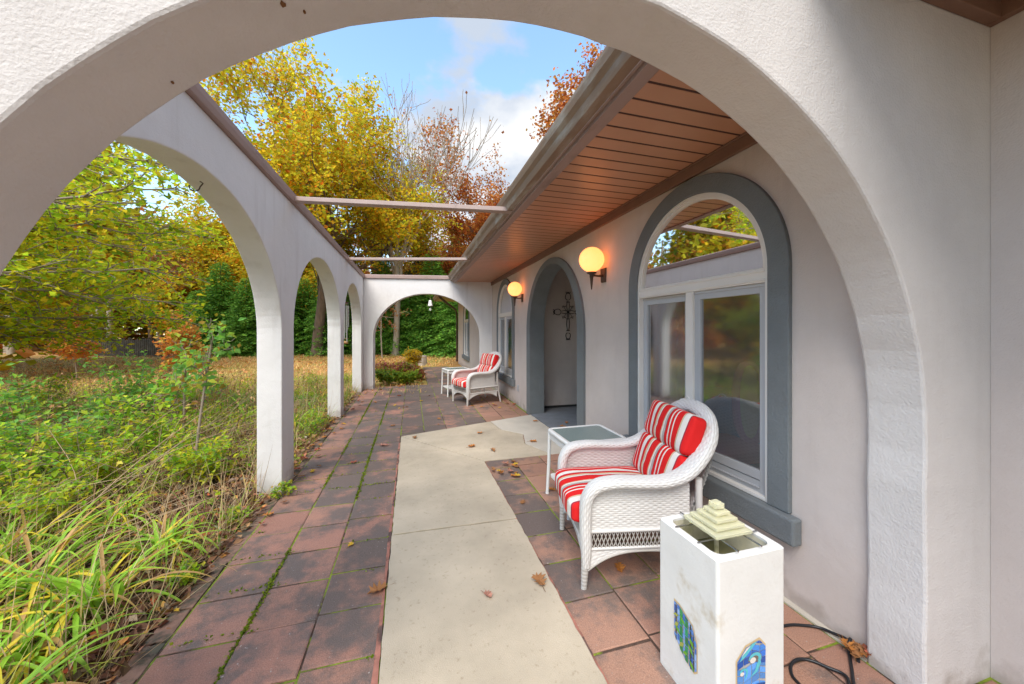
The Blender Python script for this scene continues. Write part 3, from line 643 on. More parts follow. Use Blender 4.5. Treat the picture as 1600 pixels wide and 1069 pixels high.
# ================================================================== WALL LAMPS
def lamp(y, z, label):
    X = XR-.152
    t = thing('wall_lamp', label, 'wall lamp', (XR, y, z-.22), 0, 'lit globe lamps on the house wall')
    g = Geo()
    g.add([(XR-.001, y-.045, z-.24), (XR-.001, y+.045, z-.24), (XR-.001, y+.055, z-.085), (XR-.001, y-.055, z-.085), (XR-.022, y-.038, z-.235), (XR-.022, y+.038, z-.235), (XR-.022, y+.046, z-.09), (XR-.022, y-.046, z-.09)],
          [[0, 3, 2, 1], [4, 5, 6, 7], [0, 1, 5, 4], [1, 2, 6, 5], [2, 3, 7, 6], [3, 0, 4, 7]]); g.build('back_plate', 'bronze', t, fix=True, bevel=.004)
    g = Geo(); g.tube([(XR-.02, y, z-.165), (XR-.07, y, z-.172), (XR-.11, y, z-.168), (X, y, z-.165)], [.016, .011, .012, .014], 10)
    g.lathe([(0, -.133), (.048, -.133), (.052, -.138), (.050, -.148), (.03, -.155), (.022, -.165), (.022, -.185), (.017, -.20), (.012, -.26), (.006, -.318), (0, -.322)], 20, (X, y, z)); g.build('bracket', 'bronze', t)
    g = Geo(); a = np.linspace(-PI/2, PI/2, 24); g.lathe([(max(.1325*math.cos(q), 0), .1325*math.sin(q)) for q in a], 40, (X, y, z)); g.build('globe', 'globe', t)
lamp(3.426, 2.241, 'larger looking lit round globe lamp between the grey doorway and the near window')
lamp(6.36, 2.243, 'smaller looking lit round globe lamp beside the far arched window')

# ================================================================== IRON CROSS on the entrance wall
g = Geo(); CX_, CY_, CZ_ = 2.875, AY1-.018, 1.82
def tb(p, r=.0064): g.tube([(CX_+x, CY_+(0 if len(q) < 3 else 0), CZ_+z) for q in p for x, z in [q[:2]]], r, 6)
def heart(ox, oz, ang, s):
    for sg in (-1, 1):
        p = []
        for q in np.linspace(0, 1, 22):
            th = PI*1.45*q; r = s*(1-.35*q); x = sg*(s*.12+r*.62*math.sin(th*.72)*1.0); z = s*1.75*(1-math.cos(th*.62))*.5
            p.append((x, z))
        # curl inwards
        x0, z0 = p[-1]
        p += [(x0-sg*s*.28*(1-math.cos(q)), z0-s*.28*math.sin(q)) for q in np.linspace(.3, PI*1.1, 9)]
        c, sn = math.cos(ang), math.sin(ang)
        tb([(ox+x*c-z*sn, oz+x*sn+z*c) for x, z in p])
heart(0, .235, 0, .085); heart(-.155, .0, PI/2, .085); heart(.155, 0, -PI/2, .085); heart(0, -.40, PI, .075)
for sg in (-1, 1):
    tb([(sg*.014, .22), (sg*.030, .12), (sg*.014, .02), (sg*.014, -.1), (sg*.034, -.22), (sg*.012, -.36)])
    tb([(.15, sg*.014), (.07, sg*.03), (0, sg*.012), (-.07, sg*.03), (-.15, sg*.014)])
for sx in (-1, 1):
    for sz in (-1, 1):
        tb([(sx*(.035+.055*q+.022*math.sin(q*7)), sz*(.035+.075*q-.022*math.cos(q*7)+.022)) for q in np.linspace(0, 1, 14)], .0045)
        tb([(sx*.10+.018*math.cos(q), sz*.10+.018*math.sin(q)) for q in np.linspace(0, 5.2, 9)], .004)
for z in (.19, -.13, -.35): tb([(-.035, z), (.035, z)], .007)
g.lathe([(0, -.02), (.014, -.014), (.02, 0), (.014, .014), (0, .02)], 10, (CX_, CY_-.006, CZ_))
tag(g.build('wall_cross', 'iron', origin=(CX_, CY_, CZ_)), 'black scrolled wrought iron cross hanging on the wall inside the entrance recess', 'wall cross')

# ================================================================== WICKER
def weave(P, hw=.032, wv=.013, amp=.0026, closed_v=False):
    """displace a surface grid with an over-and-under basket weave; u runs along the stakes' spacing, v across the weavers"""
    du = np.linalg.norm(np.diff(P, axis=0), axis=2).mean(1); dv = np.linalg.norm(np.diff(P, axis=1), axis=2).mean(0)
    s = np.concatenate([[0], np.cumsum(du)]); t_ = np.concatenate([[0], np.cumsum(dv)])
    Pu = np.gradient(P, axis=0); Pv = np.gradient(P, axis=1)
    if closed_v: Pv = (np.roll(P, -1, 1)-np.roll(P, 1, 1))
    Nn = np.cross(Pu, Pv); Nn /= np.linalg.norm(Nn, axis=2)[..., None]+1e-9
    Tt = t_[None, :]/wv; row = np.floor(Tt); Ss = s[:, None]/hw
    hgt = (.55+.45*np.cos(PI*(Ss+row)))*np.sin(PI*(Tt-row))**.7-.25
    return P+Nn*(hgt*amp*1.6)[..., None]
def resample(pts, n):
    pts = np.array(pts, float)
    # Catmull-Rom then uniform arc length
    Q = np.vstack([2*pts[0]-pts[1], pts, 2*pts[-1]-pts[-2]]); o = []
    for i in range(1, len(Q)-2):
        for t in np.linspace(0, 1, 24, endpoint=False):
            a, b, c, d = Q[i-1:i+3]; o.append(.5*((2*b)+(-a+c)*t+(2*a-5*b+4*c-d)*t*t+(-a+3*b-3*c+d)*t**3))
    o.append(pts[-1]); o = np.array(o); L_ = np.concatenate([[0], np.cumsum(np.linalg.norm(np.diff(o, axis=0), axis=1))]); q = np.linspace(0, L_[-1], n)
    return np.stack([np.interp(q, L_, o[:, k]) for k in range(o.shape[1])], 1)
def band(path5, n, m):
    """elliptical woven band; path rows are x,y,z,lateral radius,thickness radius"""
    Q = resample(path5, n); P = Q[:, :3]; T = np.gradient(P, axis=0); T /= np.linalg.norm(T, axis=1)[:, None]
    u = np.array([1., 0, 0]); U = []
    for i in range(n):
        u = u-T[i]*np.dot(u, T[i]); u /= np.linalg.norm(u); U.append(u)
    U = np.array(U); V = np.cross(T, U); a = np.arange(m)/m*2*PI
    f = lambda x: np.sign(x)*np.abs(x)**.8
    return P[:, None]+Q[:, 3][:, None, None]*f(np.cos(a))[None, :, None]*U[:, None]+Q[:, 4][:, None, None]*f(np.sin(a))[None, :, None]*V[:, None]
def capm(me):
    nr = np.empty(len(me.polygons)*3); me.polygons.foreach_get('normal', nr); return (np.abs(nr.reshape(-1, 3)[:, 0]) > .93).astype(np.int32)
def make_chair(label):
    t = thing('wicker_armchair', label, 'wicker chair', (0, 0, 0), 0, 'white wicker armchairs with red striped cushions')
    w_ = .315
    for sg in (-1, 1):
        path = [(.315, .345, .13, .022, .022), (.317, .345, .25, .036, .03), (.322, .35, .42, .042, .032), (.326, .34, .53, .046, .032), (.330, .285, .60, .052, .030), (.334, .17, .622, .056, .027), (.336, .02, .618, .056, .027), (.334, -.12, .620, .056, .028), (.325, -.24, .655, .056, .032), (.305, -.34, .735, .056, .034), (.270, -.415, .83, .056, .034), (.20, -.462, .915, .052, .032), (.10, -.485, .96, .048, .028), (-.004, -.49, .975, .046, .026)]
        path = [(sg*x, y, z, a, b) for x, y, z, a, b in path]
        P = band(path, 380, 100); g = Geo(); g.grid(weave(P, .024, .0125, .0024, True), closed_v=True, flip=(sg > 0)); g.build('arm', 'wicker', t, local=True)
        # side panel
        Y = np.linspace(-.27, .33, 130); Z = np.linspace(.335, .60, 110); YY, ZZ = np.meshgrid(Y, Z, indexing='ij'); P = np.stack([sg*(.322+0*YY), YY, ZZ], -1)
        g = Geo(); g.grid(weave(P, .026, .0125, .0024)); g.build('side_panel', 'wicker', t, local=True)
        # lattice and apron below the panel
        g = Geo(); g.tube([(sg*.322, .34, .335), (sg*.322, -.33, .335)], .011, 8); g.tube([(sg*.322, .34, .235), (sg*.322, -.33, .235)], .009, 8)
        for k in range(30):
            y0 = -.31+k*.0235
            for d in (-1, 1):
                a, b = np.array([sg*(.322+.003*d), y0, .237]), np.array([sg*(.322+.003*d), y0+d*.036, .333])
                if -.33 < b[1] < .35: g.tube([a, b], .0036, 5, caps=False)
        g.build('lattice', 'wicker', t, local=True)
        g = Geo(); Y = np.linspace(-.32, .335, 90); V_ = np.linspace(0, 1, 26); dd = .02+.10*np.abs((Y-.0075)/.3275)**2.6
        P = np.stack([np.full((90, 26), sg*.322), np.repeat(Y[:, None], 26, 1), .233-V_[None]*dd[:, None]], -1); g.grid(weave(P, .024, .011, .002)); g.tube(np.stack([np.full(90, sg*.322), Y, .233-dd], 1), .007, 6); g.build('apron', 'wicker', t, local=True)
        # legs
        g = Geo(); lp = np.linspace(0, 1, 40); rr = (.017+.009*lp)*(1+.05*np.sin(lp*40*PI/2)); g.tube(np.stack([sg*(.305+.01*lp), .355-.01*lp, .22*lp], 1), rr, 12); g.build('leg', 'wicker', t, local=True)
        g = Geo(); g.tube([(sg*.29, -.43, 0), (sg*.295, -.38, .2), (sg*.30, -.34, .4), (sg*.315, -.33, .62)], [.015, .018, .02, .02], 12); g.build('leg', 'wicker', t, local=True)
    # front lattice, apron, rails
    g = Geo(); g.tube([(-.31, .345, .335), (.31, .345, .335)], .012, 8); g.tube([(-.31, .345, .235), (.31, .345, .235)], .009, 8)
    for k in range(27):
        x0 = -.29+k*.0225
        for d in (-1, 1):
            b = x0+d*.036
            if abs(b) < .3: g.tube([(x0, .345+.003*d, .237), (b, .345+.003*d, .333)], .0036, 5, caps=False)
    g.build('lattice', 'wicker', t, local=True)
    g = Geo(); X = np.linspace(-.30, .30, 90); dd = .02+.10*np.abs(X/.30)**2.6; V_ = np.linspace(0, 1, 26)
    P = np.stack([np.repeat(X[:, None], 26, 1), np.full((90, 26), .345), .233-V_[None]*dd[:, None]], -1); g.grid(weave(P, .024, .011, .002), flip=True); g.tube(np.stack([X, np.full(90, .345), .233-dd], 1), .007, 6); g.build('apron', 'wicker', t, local=True)
    g = Geo(); g.box((-.30, -.32, .31), (.30, .335, .335)); g.build('seat', 'wicker', t, local=True)
    # woven back
    u = np.linspace(-1, 1, 120); v = np.linspace(0, 1, 150); U, V_ = np.meshgrid(u, v, indexing='ij')
    z = .33+.635*V_; hw_ = np.where(z < .66, .31, .31*np.sqrt(np.clip(1-((z-.66)/.33)**2.6, .02, 1))); y = -.285-.33*(z-.33)+.05*U**2-.03*np.sin(PI*V_)
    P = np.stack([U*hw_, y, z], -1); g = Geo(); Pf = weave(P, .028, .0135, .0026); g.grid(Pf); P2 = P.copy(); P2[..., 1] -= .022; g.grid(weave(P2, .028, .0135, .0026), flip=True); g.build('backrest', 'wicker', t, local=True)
    # cushions
    def puff(c, a, b, h, tilt, name, sag=0):
        Pc = sellip((0, 0, 0), a, b, h, .34, .24, 44, 96)
        k = 1+.0*Pc[..., 0]
        q = np.clip(1-(np.abs(Pc[..., 0])/a)**2.5, 0, 1)*np.clip(1-(np.abs(Pc[..., 1])/b)**2.5, 0, 1)
        Pc[..., 2] += np.sign(Pc[..., 2])*q*.022
        Pc[..., 2] += .004*np.sin(Pc[..., 0]*23+1)*np.sin(Pc[..., 1]*19)
        ct, st = math.cos(tilt), math.sin(tilt); R_ = np.array([[1, 0, 0], [0, ct, -st], [0, st, ct]]); Pc = Pc@R_.T+np.array(c)
        g = Geo(); g.grid(Pc, closed_v=True, flip=False); o = g.build(name, ['stripe', 'red_fabric'], t, local=True)
        me = o.data; cen = np.empty(len(me.polygons)*3); me.polygons.foreach_get('center', cen); cen = cen.reshape(-1, 3)
        me.polygons.foreach_set('material_index', capm(me))
        # piping
        return o
    puff((0, .105, .415), .280, .325, .070, 0, 'seat_cushion')
    puff((0, -.245, .60), .283, .138, .050, math.radians(109), 'back_cushion')
    puff((0, -.335, .845), .283, .128, .054, math.radians(108), 'back_cushion')
    g = Geo(); g.tube([(.10+.035*math.cos(q)*.8, -.50, 1.0+.022*math.sin(q)) for q in np.linspace(0, 2*PI, 18)], .004, 6); g.tube([(.13, -.50, 1.0), (.16, -.485, .99), (.17, -.47, .955)], .004, 6); g.build('cushion_tie', 'white_frame', t, local=True)
    return t
# local +y is the front of the chair
ch = make_chair('nearer white wicker armchair with red striped cushions, beside the fountain box')
CH1 = (1.37, 2.09, 0); ch.location = CH1; ch.rotation_euler = (0, 0, math.radians(90-12))
ch2 = dup(ch, (1.27, 7.27, 0), math.radians(90+20), 'farther white wicker armchair with red striped cushions, at the far end of the patio')

def make_table(label):
    t = thing('side_table', label, 'side table', (0, 0, 0), 0, 'white wicker side tables with glass tops')
    a, b, z = .27, .235, .595
    def rr(a, b, r, n=8):
        p = []
        for cx, cy, s in ((a-r, b-r, 0), (-a+r, b-r, PI/2), (-a+r, -b+r, PI), (a-r, -b+r, 1.5*PI)):
            p += [(cx+r*math.cos(s+q), cy+r*math.sin(s+q)) for q in np.linspace(0, PI/2, n)]
        return np.array(p)
    o = rr(a, b, .05); i = rr(a-.032, b-.032, .03)
    g = Geo(); n = len(o)
    secs = [(o, z-.026), (rr(a+.004, b+.004, .052), z-.012), (rr(a-.002, b-.002, .05), z), (i+np.sign(i)*.004, z+.001), (i, z-.006), (i, z-.026)]
    g.grid(np.array([np.c_[q, np.full(n, h)] for q, h in secs]), closed_v=True, flip=True); g.build('top_frame', 'white_metal', t, local=True)
    g = Geo(); g.add(np.c_[i, np.full(n, z-.004)], [list(range(n))]); g.add(np.c_[i, np.full(n, z-.010)], [list(range(n))[::-1]]); g.build('glass_top', 'table_glass', t, local=True)
    g = Geo()
    q = rr(a-.012, b-.012, .04, 14); L_ = resample(np.c_[q, np.zeros(len(q))][list(range(len(q)))+[0]], 420)
    Z = np.linspace(z-.026, z-.085, 22); P = np.stack([np.repeat(L_[:, 0][:, None], 22, 1), np.repeat(L_[:, 1][:, None], 22, 1), np.repeat(Z[None], 420, 0)], -1)
    g.grid(weave(P, .022, .012, .002)); g.build('apron', 'wicker', t, local=True)
    for sx in (-1, 1):
        for sy in (-1, 1):
            g = Geo(); g.tube([(sx*(a-.02), sy*(b-.02), z-.03), (sx*(a-.014), sy*(b-.014), .28), (sx*(a-.004), sy*(b-.004), .02), (sx*(a-.004), sy*(b-.004), 0)], [.016, .015, .014, .017], 12); g.build('leg', 'white_metal', t, local=True)
    g = Geo(); s_ = rr(a-.02, b-.02, .03); g.prism(s_, .165, .185, 'xy'); g.build('shelf', 'white_metal', t, local=True, fix=True)
    return t
tb_ = make_table('white wicker side table with rippled glass top between the near chair and the doorway')
tb_.location = (1.459, 2.80, 0)
dup(tb_, (.98, 8.20, 0), math.radians(12), 'white wicker side table with glass top behind the far chair, near the end arch')

# ================================================================== FOUNTAIN BOX
FX0, FX1, FY0, FY1, FZ = 1.078, 1.405, 1.045, 1.366, .649
t = thing('fountain', 'square white stone fountain box with mosaic panels and a clear stepped pyramid on top', 'fountain', ((FX0+FX1)/2, (FY0+FY1)/2, 0))
def rrect(x0, x1, y0, y1, r, n=5):
    p = []
    for cx, cy, s in ((x1-r, y1-r, 0), (x0+r, y1-r, PI/2), (x0+r, y0+r, PI), (x1-r, y0+r, 1.5*PI)): p += [(cx+r*math.cos(s+q), cy+r*math.sin(s+q)) for q in np.linspace(0, PI/2, n)]
    return np.array(p)
o = rrect(FX0, FX1, FY0, FY1, .012); n = len(o); wl = .030; i_ = rrect(FX0+wl, FX1-wl, FY0+wl, FY1-wl, .035); n = len(o)
g = Geo(); secs = [(o, 0), (o, .3), (o, FZ-.006), (o+(np.array([(FX0+FX1)/2, (FY0+FY1)/2])-o)*.035, FZ), (i_, FZ-.002), (i_, FZ-.012)]
g.grid(np.array([np.c_[q, np.full(n, h)] for q, h in secs]), closed_v=True, flip=True, smooth=False); g.build('box', 'cast_stone', t)
g = Geo(); g.grid(np.array([np.c_[i_, np.full(n, FZ-.012)], np.c_[i_, np.full(n, FZ-.16)]]), closed_v=True, flip=True, smooth=False); g.add(np.c_[i_, np.full(n, FZ-.16)], [list(range(n))]); g.build('basin', 'algae', t)
M['water'] = mat('murky_water', (.17, .16, .08), .03, spec=.6)
g = Geo(); g.add(np.c_[i_*1.0, np.full(n, FZ-.115)], [list(range(n))]); g.build('water', 'water', t)
cxm, cym = (FX0+FX1)/2+.005, (FY0+FY1)/2+.01
rods = [((FX0+.012, cym-.062), (FX1-.012, cym-.062)), ((FX0+.008, cym+.055), (FX1-.004, cym+.055)), ((cxm-.062, FY0+.010), (cxm-.062, FY1-.01)), ((cxm+.055, FY0+.012), (cxm+.055, FY1-.006))]
for k, (a, b) in enumerate(rods):
    g = Geo(); z = FZ+.0045+(.007 if k > 1 else 0); g.tube([(*a, z), (*b, z)], .0032, 8); g.build('rod', 'steel', t)
pyr = Geo(); z = FZ+.017
sizes = (.090, .072, .054, .036, .021)
pt = None
for k, s_ in enumerate(sizes):
    g = Geo(); hgt = .013 if k < 4 else .022; g.box((cxm-s_, cym-s_, z), (cxm+s_, cym+s_, z+hgt)); z += hgt+.0015+(.005 if k < 4 else 0)
    o_ = g.build('pyramid_plate', 'acrylic', t, bevel=.002)
g = Geo(); g.tube([(cxm, cym, FZ-.13), (cxm, cym, FZ+.016)], .009, 10); g.tube([(cxm, cym, FZ+.034), (cxm, cym, z-.03)], .012, 10); g.build('nozzle', 'algae', t)
# mosaics: built from flat glass pieces, local (a,b) in metres, a to the right as seen, b up
def C(r, g_, b): return (r, g_, b)
BL = [(.10, .25, .62), (.16, .34, .72), (.05, .16, .50), (.28, .45, .78)]
def mosaic(name, mapf, outline, pieces, nrm):
    g = Geo()
    nr = np.array(nrm)
    def poly(pts, lift, col, m):
        V = np.array([mapf(a, b) for a, b in pts])+nr*lift; f = list(range(len(pts)))
        e = V[1]-V[0]; 
        nn = np.zeros(3)
        for i in range(len(V)): nn += np.cross(V[i]-V[0], V[(i+1) % len(V)]-V[0])
        if np.dot(nn, nr) < 0: f = f[::-1]
        g.add(V, [f], m, False, np.array([col]))
    out = np.array(outline); c = out.mean(0)
    poly(c+(out-c)*1.07, .0012, (.62, .45, .24), 1)
    poly(outline, .0018, (.42, .40, .38), 1)
    for k, (pts, col) in enumerate(pieces):
        poly(pts, .0026+.00006*k, col, 0)
    return g.build(name, ['mos_glass', 'mos_grout'], t)
M['mos_glass'] = mat('mosaic_glass', attr=True, rough=.12, spec=.6, bump=.0006, bs=60)
M['mos_grout'] = mat('mosaic_grout', attr=True, rough=.9)
def clip(poly, out):
    """Sutherland-Hodgman clip of a polygon against a convex outline (counter-clockwise)"""
    P = [np.array(p, float) for p in poly]; n = len(out)
    for i in range(n):
        a, b = np.array(out[i]), np.array(out[(i+1) % n]); e = b-a; ins = lambda p: e[0]*(p[1]-a[1])-e[1]*(p[0]-a[0]) >= 0
        Q = []
        for j in range(len(P)):
            p, q = P[j-1], P[j]
            if ins(p) != ins(q):
                d = q-p; den = e[0]*d[1]-e[1]*d[0]; tt = -(e[0]*(p[1]-a[1])-e[1]*(p[0]-a[0]))/den; Q.append(p+d*tt)
            if ins(q): Q.append(q)
        P = Q
        if len(P) < 3: return []
    return P
rm = np.random.default_rng(5)
def shrink(p, k): p = np.array(p); c = p.mean(0); L_ = np.linalg.norm(p-c, axis=1).max(); return c+(p-c)*(1-k/max(L_, .004))
# bamboo panel on the face towards the path (-X); a runs from far (left) to near (right)
OB = [(-.055, -.03), (-.045, -.085), (.0, -.135), (.045, -.15), (.052, -.02), (.05, .05), (.03, .12), (-.02, .135), (-.052, .13)]
OB = [(-.060, -.045), (.0, -.105), (.045, -.12), (.062, -.10), (.062, .02), (.040, .085), (-.03, .12), (-.060, .12)]
pc = []
for r_ in range(9):
    for c_ in range(5):
        x0 = -.07+c_*.03+rm.uniform(-.004, .004); y0 = -.15+r_*.032+rm.uniform(-.006, .006); pc.append(([(x0, y0), (x0+.0275, y0+rm.uniform(-.008, .008)), (x0+.0275, y0+.029), (x0, y0+.029+rm.uniform(-.006, .006))], BL[rm.integers(4)]))
for (x, wd, col) in ((-.048, .006, (.03, .03, .03)), (-.018, .017, (.02, .22, .07)), (.012, .016, (.02, .24, .09)), (.034, .007, (.03, .05, .04)), (.050, .005, (.05, .05, .05))):
    y = -.15
    while y < .13:
        h_ = rm.uniform(.035, .055); pc.append(([(x-wd/2, y), (x+wd/2, y), (x+wd/2, y+h_-.003), (x-wd/2, y+h_-.003)], tuple(np.array(col)*rm.uniform(.7, 1.4)))); y += h_
for (x, y, l_, a_) in ((-.052, .02, .05, -.9), (-.03, .04, .045, -2.2), (-.025, .085, .05, -.8), (-.03, .075, .04, -2.6), (.02, -.005, .055, -.95), (.0, -.03, .05, -2.2), (.03, .03, .05, -1.15), (.028, -.075, .05, -1.0), (.02, -.06, .035, -2.5)):
    d = np.array([math.cos(a_), math.sin(a_)]); nn_ = np.array([-d[1], d[0]]); p = np.array([x, y]); pc.append(([p, p+d*l_*.45+nn_*.009, p+d*l_, p+d*l_*.45-nn_*.009], [(.22, .42, .04), (.12, .38, .03), (.34, .38, .08)][rm.integers(3)]))
pcs = []
for p, col in pc:
    q = clip(shrink(p, .0011), OB)
    if len(q) > 2: pcs.append((q, col))
mosaic('mosaic_panel', lambda a, b: (FX0, 1.205-a, .242+b*.86), OB, pcs, (-1, 0, 0))
# wave panel on the face towards the viewer (-Y); a runs along +X
OW = [(-.052, -.125), (.03, -.125), (.052, -.09), (.052, .085), (.03, .115), (-.02, .10), (-.052, .055)]
pc = []; lv = np.linspace(-.14, .13, 12)
for k in range(11):
    y0, y1 = lv[k], lv[k+1]; ph = rm.uniform(0, 6); col0 = [(.02, .10, .42), (.03, .16, .58), (.05, .22, .62), (.10, .30, .70), (.02, .06, .25), (.18, .38, .72)][rm.integers(6)]
    xs_ = np.linspace(-.06, .06, 5)
    for j in range(4):
        xa, xb = xs_[j]+.001, xs_[j+1]-.001; f = lambda x, y: y+.010*math.sin(x*55+ph*.3+y*9)
        pc.append(([(xa, f(xa, y0)+.001), (xb, f(xb, y0)+.001), (xb, f(xb, y1)-.001), (xa, f(xa, y1)-.001)], tuple(np.clip(np.array(col0)*rm.uniform(.8, 1.3), 0, 1))))
def disc(cx, cy, r, col, n=12, a0=0, a1=2*PI, rin=None):
    A = [(cx+r*math.cos(q), cy+r*math.sin(q)) for q in np.linspace(a0, a1, n)]
    if rin: A += [(cx+rin*math.cos(q), cy+rin*math.sin(q)) for q in np.linspace(a1, a0, n)]
    return (A, col)
TQ = (.10, .50, .58); GR = (.16, .14, .12)
pc2 = [disc(.012, .05, .0255, GR, a0=-.7, a1=PI*1.05, rin=.0), disc(.012, .05, .024, TQ, a0=-.7, a1=PI, rin=.013), disc(.004, .047, .0125, GR), disc(.004, .047, .0112, (.72, .68, .62)), ([(.030, .047), (.034, .030), (.020, .0), (-.008, -.016), (.012, .008), (.018, .030)], TQ),
       disc(-.030, .012, .0155, TQ, a0=-.5, a1=PI, rin=.008), disc(-.036, .008, .0075, (.72, .68, .62)), ([(-.018, .010), (-.016, 0), (-.026, -.018), (-.024, -.002)], TQ), ([(-.045, .055), (-.02, .072), (.02, .115), (0, .11), (-.035, .078)], TQ), ([(-.040, .072), (-.022, .088), (-.005, .105), (-.02, .10)], (.75, .70, .68)),
       ([(-.045, -.115), (-.02, -.098), (.01, -.095), (.03, -.12)], (.015, .08, .36)), ([(.0, -.055), (.02, -.045), (.05, -.05), (.045, -.09), (.03, -.085)], (.01, .07, .28))]
pcs = []
for p, col in pc:
    q = clip(p, OW)
    if len(q) > 2: pcs.append((q, col))
for p, col in pc2:
    pcs.append((p, col))
mosaic('mosaic_panel', lambda a, b: (1.232+a*1.3, FY0, .205+b), OW, pcs, (0, -1, 0))

# ================================================================== CABLES, BELL, CHIME, STUMP
g = Geo(); z = .008
def sm(p, n=60): return resample(np.array(p), n)
g.tube(sm([(1.50, 1.36, z), (1.802, 1.345, z), (1.90, 1.32, z), (1.955, 1.285, .012), (1.975, 1.235, .02), (1.985, 1.18, .03), (1.97, 1.14, .01), (1.93, 1.11, z)]), .0065, 8)
g.tube(sm([(1.45, 1.02, z), (1.60, .98, z), (1.78, 1.06, .015), (1.757, 1.129, .012), (1.722, 1.174, .01), (1.677, 1.191, z), (1.619, 1.179, z), (1.575, 1.14, z), (1.56, 1.09, z), (1.50, 1.05, z)]), .0065, 8)
g.tube(sm([(1.98, 1.17, .05), (1.945, 1.16, .03), (1.93, 1.145, z), (1.86, 1.095, z), (1.78, 1.04, z), (1.70, .98, z), (1.55, 1.0, .02), (1.47, 1.10, z), (1.43, 1.18, z)]), .0065, 8)
tag(g.build('power_cable', 'black_rubber', origin=(1.7, 1.15, 0)), 'black power cable looping over the red tiles behind the fountain box', 'cable')
t = thing('hanging_bell', 'small white bell hanging from the top of the end arch', 'bell', (.46, 9.30, 2.1))
g = Geo(); g.lathe([(0, .155), (.018, .155), (.035, .14), (.045, .09), (.058, .02), (.068, 0), (.06, .004), (.04, .08), (0, .12)], 20, (.46, 9.30, 2.08)); g.build('bell_body', 'white_metal', t)
g = Geo(); g.tube([(.46, 9.30, 2.39), (.46, 9.30, 2.23)], .003, 5); g.tube([(.46, 9.30, 2.16), (.46, 9.30, 2.03)], .002, 5); g.build('cord', 'stalk', t)
g = Geo(); g.grid(sellip((.46, 9.30, 2.0), .028, .006, .04, 1, 1, 12, 16), closed_v=True); g.build('wind_catcher', 'white_metal', t)
t = thing('wind_chime', 'metal tube wind chime with wooden disc hanging in the third arcade arch', 'wind chime', (-1.262, 7.6, 1.2))
wx, wy = -1.262, 7.75
g = Geo(); g.tube([(wx, wy, 2.42), (wx, wy, 2.10)], .003, 5); g.lathe([(0, 2.02), (.055, 2.02), (.055, 2.035), (0, 2.035)], 16, (wx, wy, 0)); g.tube([(wx, wy, 2.03), (wx, wy, 1.30)], .002, 4); g.build('top_disc', 'bronze', t)
M['chime_metal'] = mat('chime_metal', (.55, .56, .55), .3, metal=.8)
for k in range(6):
    a = k/6*2*PI; g = Geo(); l = .42+.06*k; x, y = wx+.045*math.cos(a), wy+.045*math.sin(a); g.tube([(x, y, 1.96), (x, y, 1.96-l)], .011, 8); g.tube([(x, y, 2.02), (x, y, 1.96)], .0015, 4); g.build('chime_tube', 'chime_metal', t)
g = Geo(); g.lathe([(0, 1.30), (.045, 1.30), (.045, 1.31), (0, 1.31)], 16, (wx, wy, 0)); g.tube([(wx-.035, wy, 1.23), (wx+.035, wy, 1.23)], .03, 8); M['chime_wood'] = mat('chime_wood', (.50, .27, .10), .6); g.build('wind_catcher', 'chime_wood', t)
g = Geo(); rr = np.random.default_rng(9); a_ = np.arange(24)/24*2*PI; base = .26+.02*np.sin(a_*3)+rr.normal(0, .006, 24)
P = np.array([np.stack([.37+k*base*np.cos(a_), 15.6+k*base*np.sin(a_), np.full(24, z)], 1) for k, z in ((1.12, -.05), (1.02, .06), (.98, .34), (.93, .36), (.02, .362))]); g.grid(P, closed_v=True, flip=True)
tag(g.build('tree_stump', 'bark_pale', origin=(.37, 15.6, 0)), 'low round tree stump beyond the end arch beside the mossy path', 'tree stump')
# ================================================================== VEGETATION
YG = [((.66, .62, .03), 4), ((.50, .62, .03), 5), ((.34, .52, .03), 3), ((.74, .60, .03), 3), ((.22, .40, .03), 1)]
MAPLE = [((.80, .58, .03), 4), ((.68, .62, .04), 5), ((.82, .46, .03), 2.5), ((.50, .54, .04), 3), ((.66, .22, .02), 1)]
ORANGE = [((.64, .25, .05), 4), ((.48, .13, .03), 3), ((.60, .30, .06), 2), ((.38, .12, .04), 2)]
RUST = [((.34, .15, .06), 3), ((.42, .22, .07), 2), ((.46, .15, .04), 2), ((.30, .24, .06), 2)]
MIXED = [((.46, .42, .03), 3), ((.55, .40, .04), 3), ((.28, .34, .04), 2), ((.50, .22, .05), 2)]
GREEN = [((.34, .60, .04), 4), ((.48, .66, .05), 4), ((.22, .46, .06), 2), ((.70, .66, .06), 3), ((.60, .36, .12), .7)]
BGREEN = [((.26, .56, .12), 4), ((.20, .44, .10), 2), ((.38, .62, .08), 3), ((.58, .62, .08), 2)]
PINE = [((.10, .14, .04), 3), ((.16, .19, .05), 2), ((.06, .10, .035), 2)]
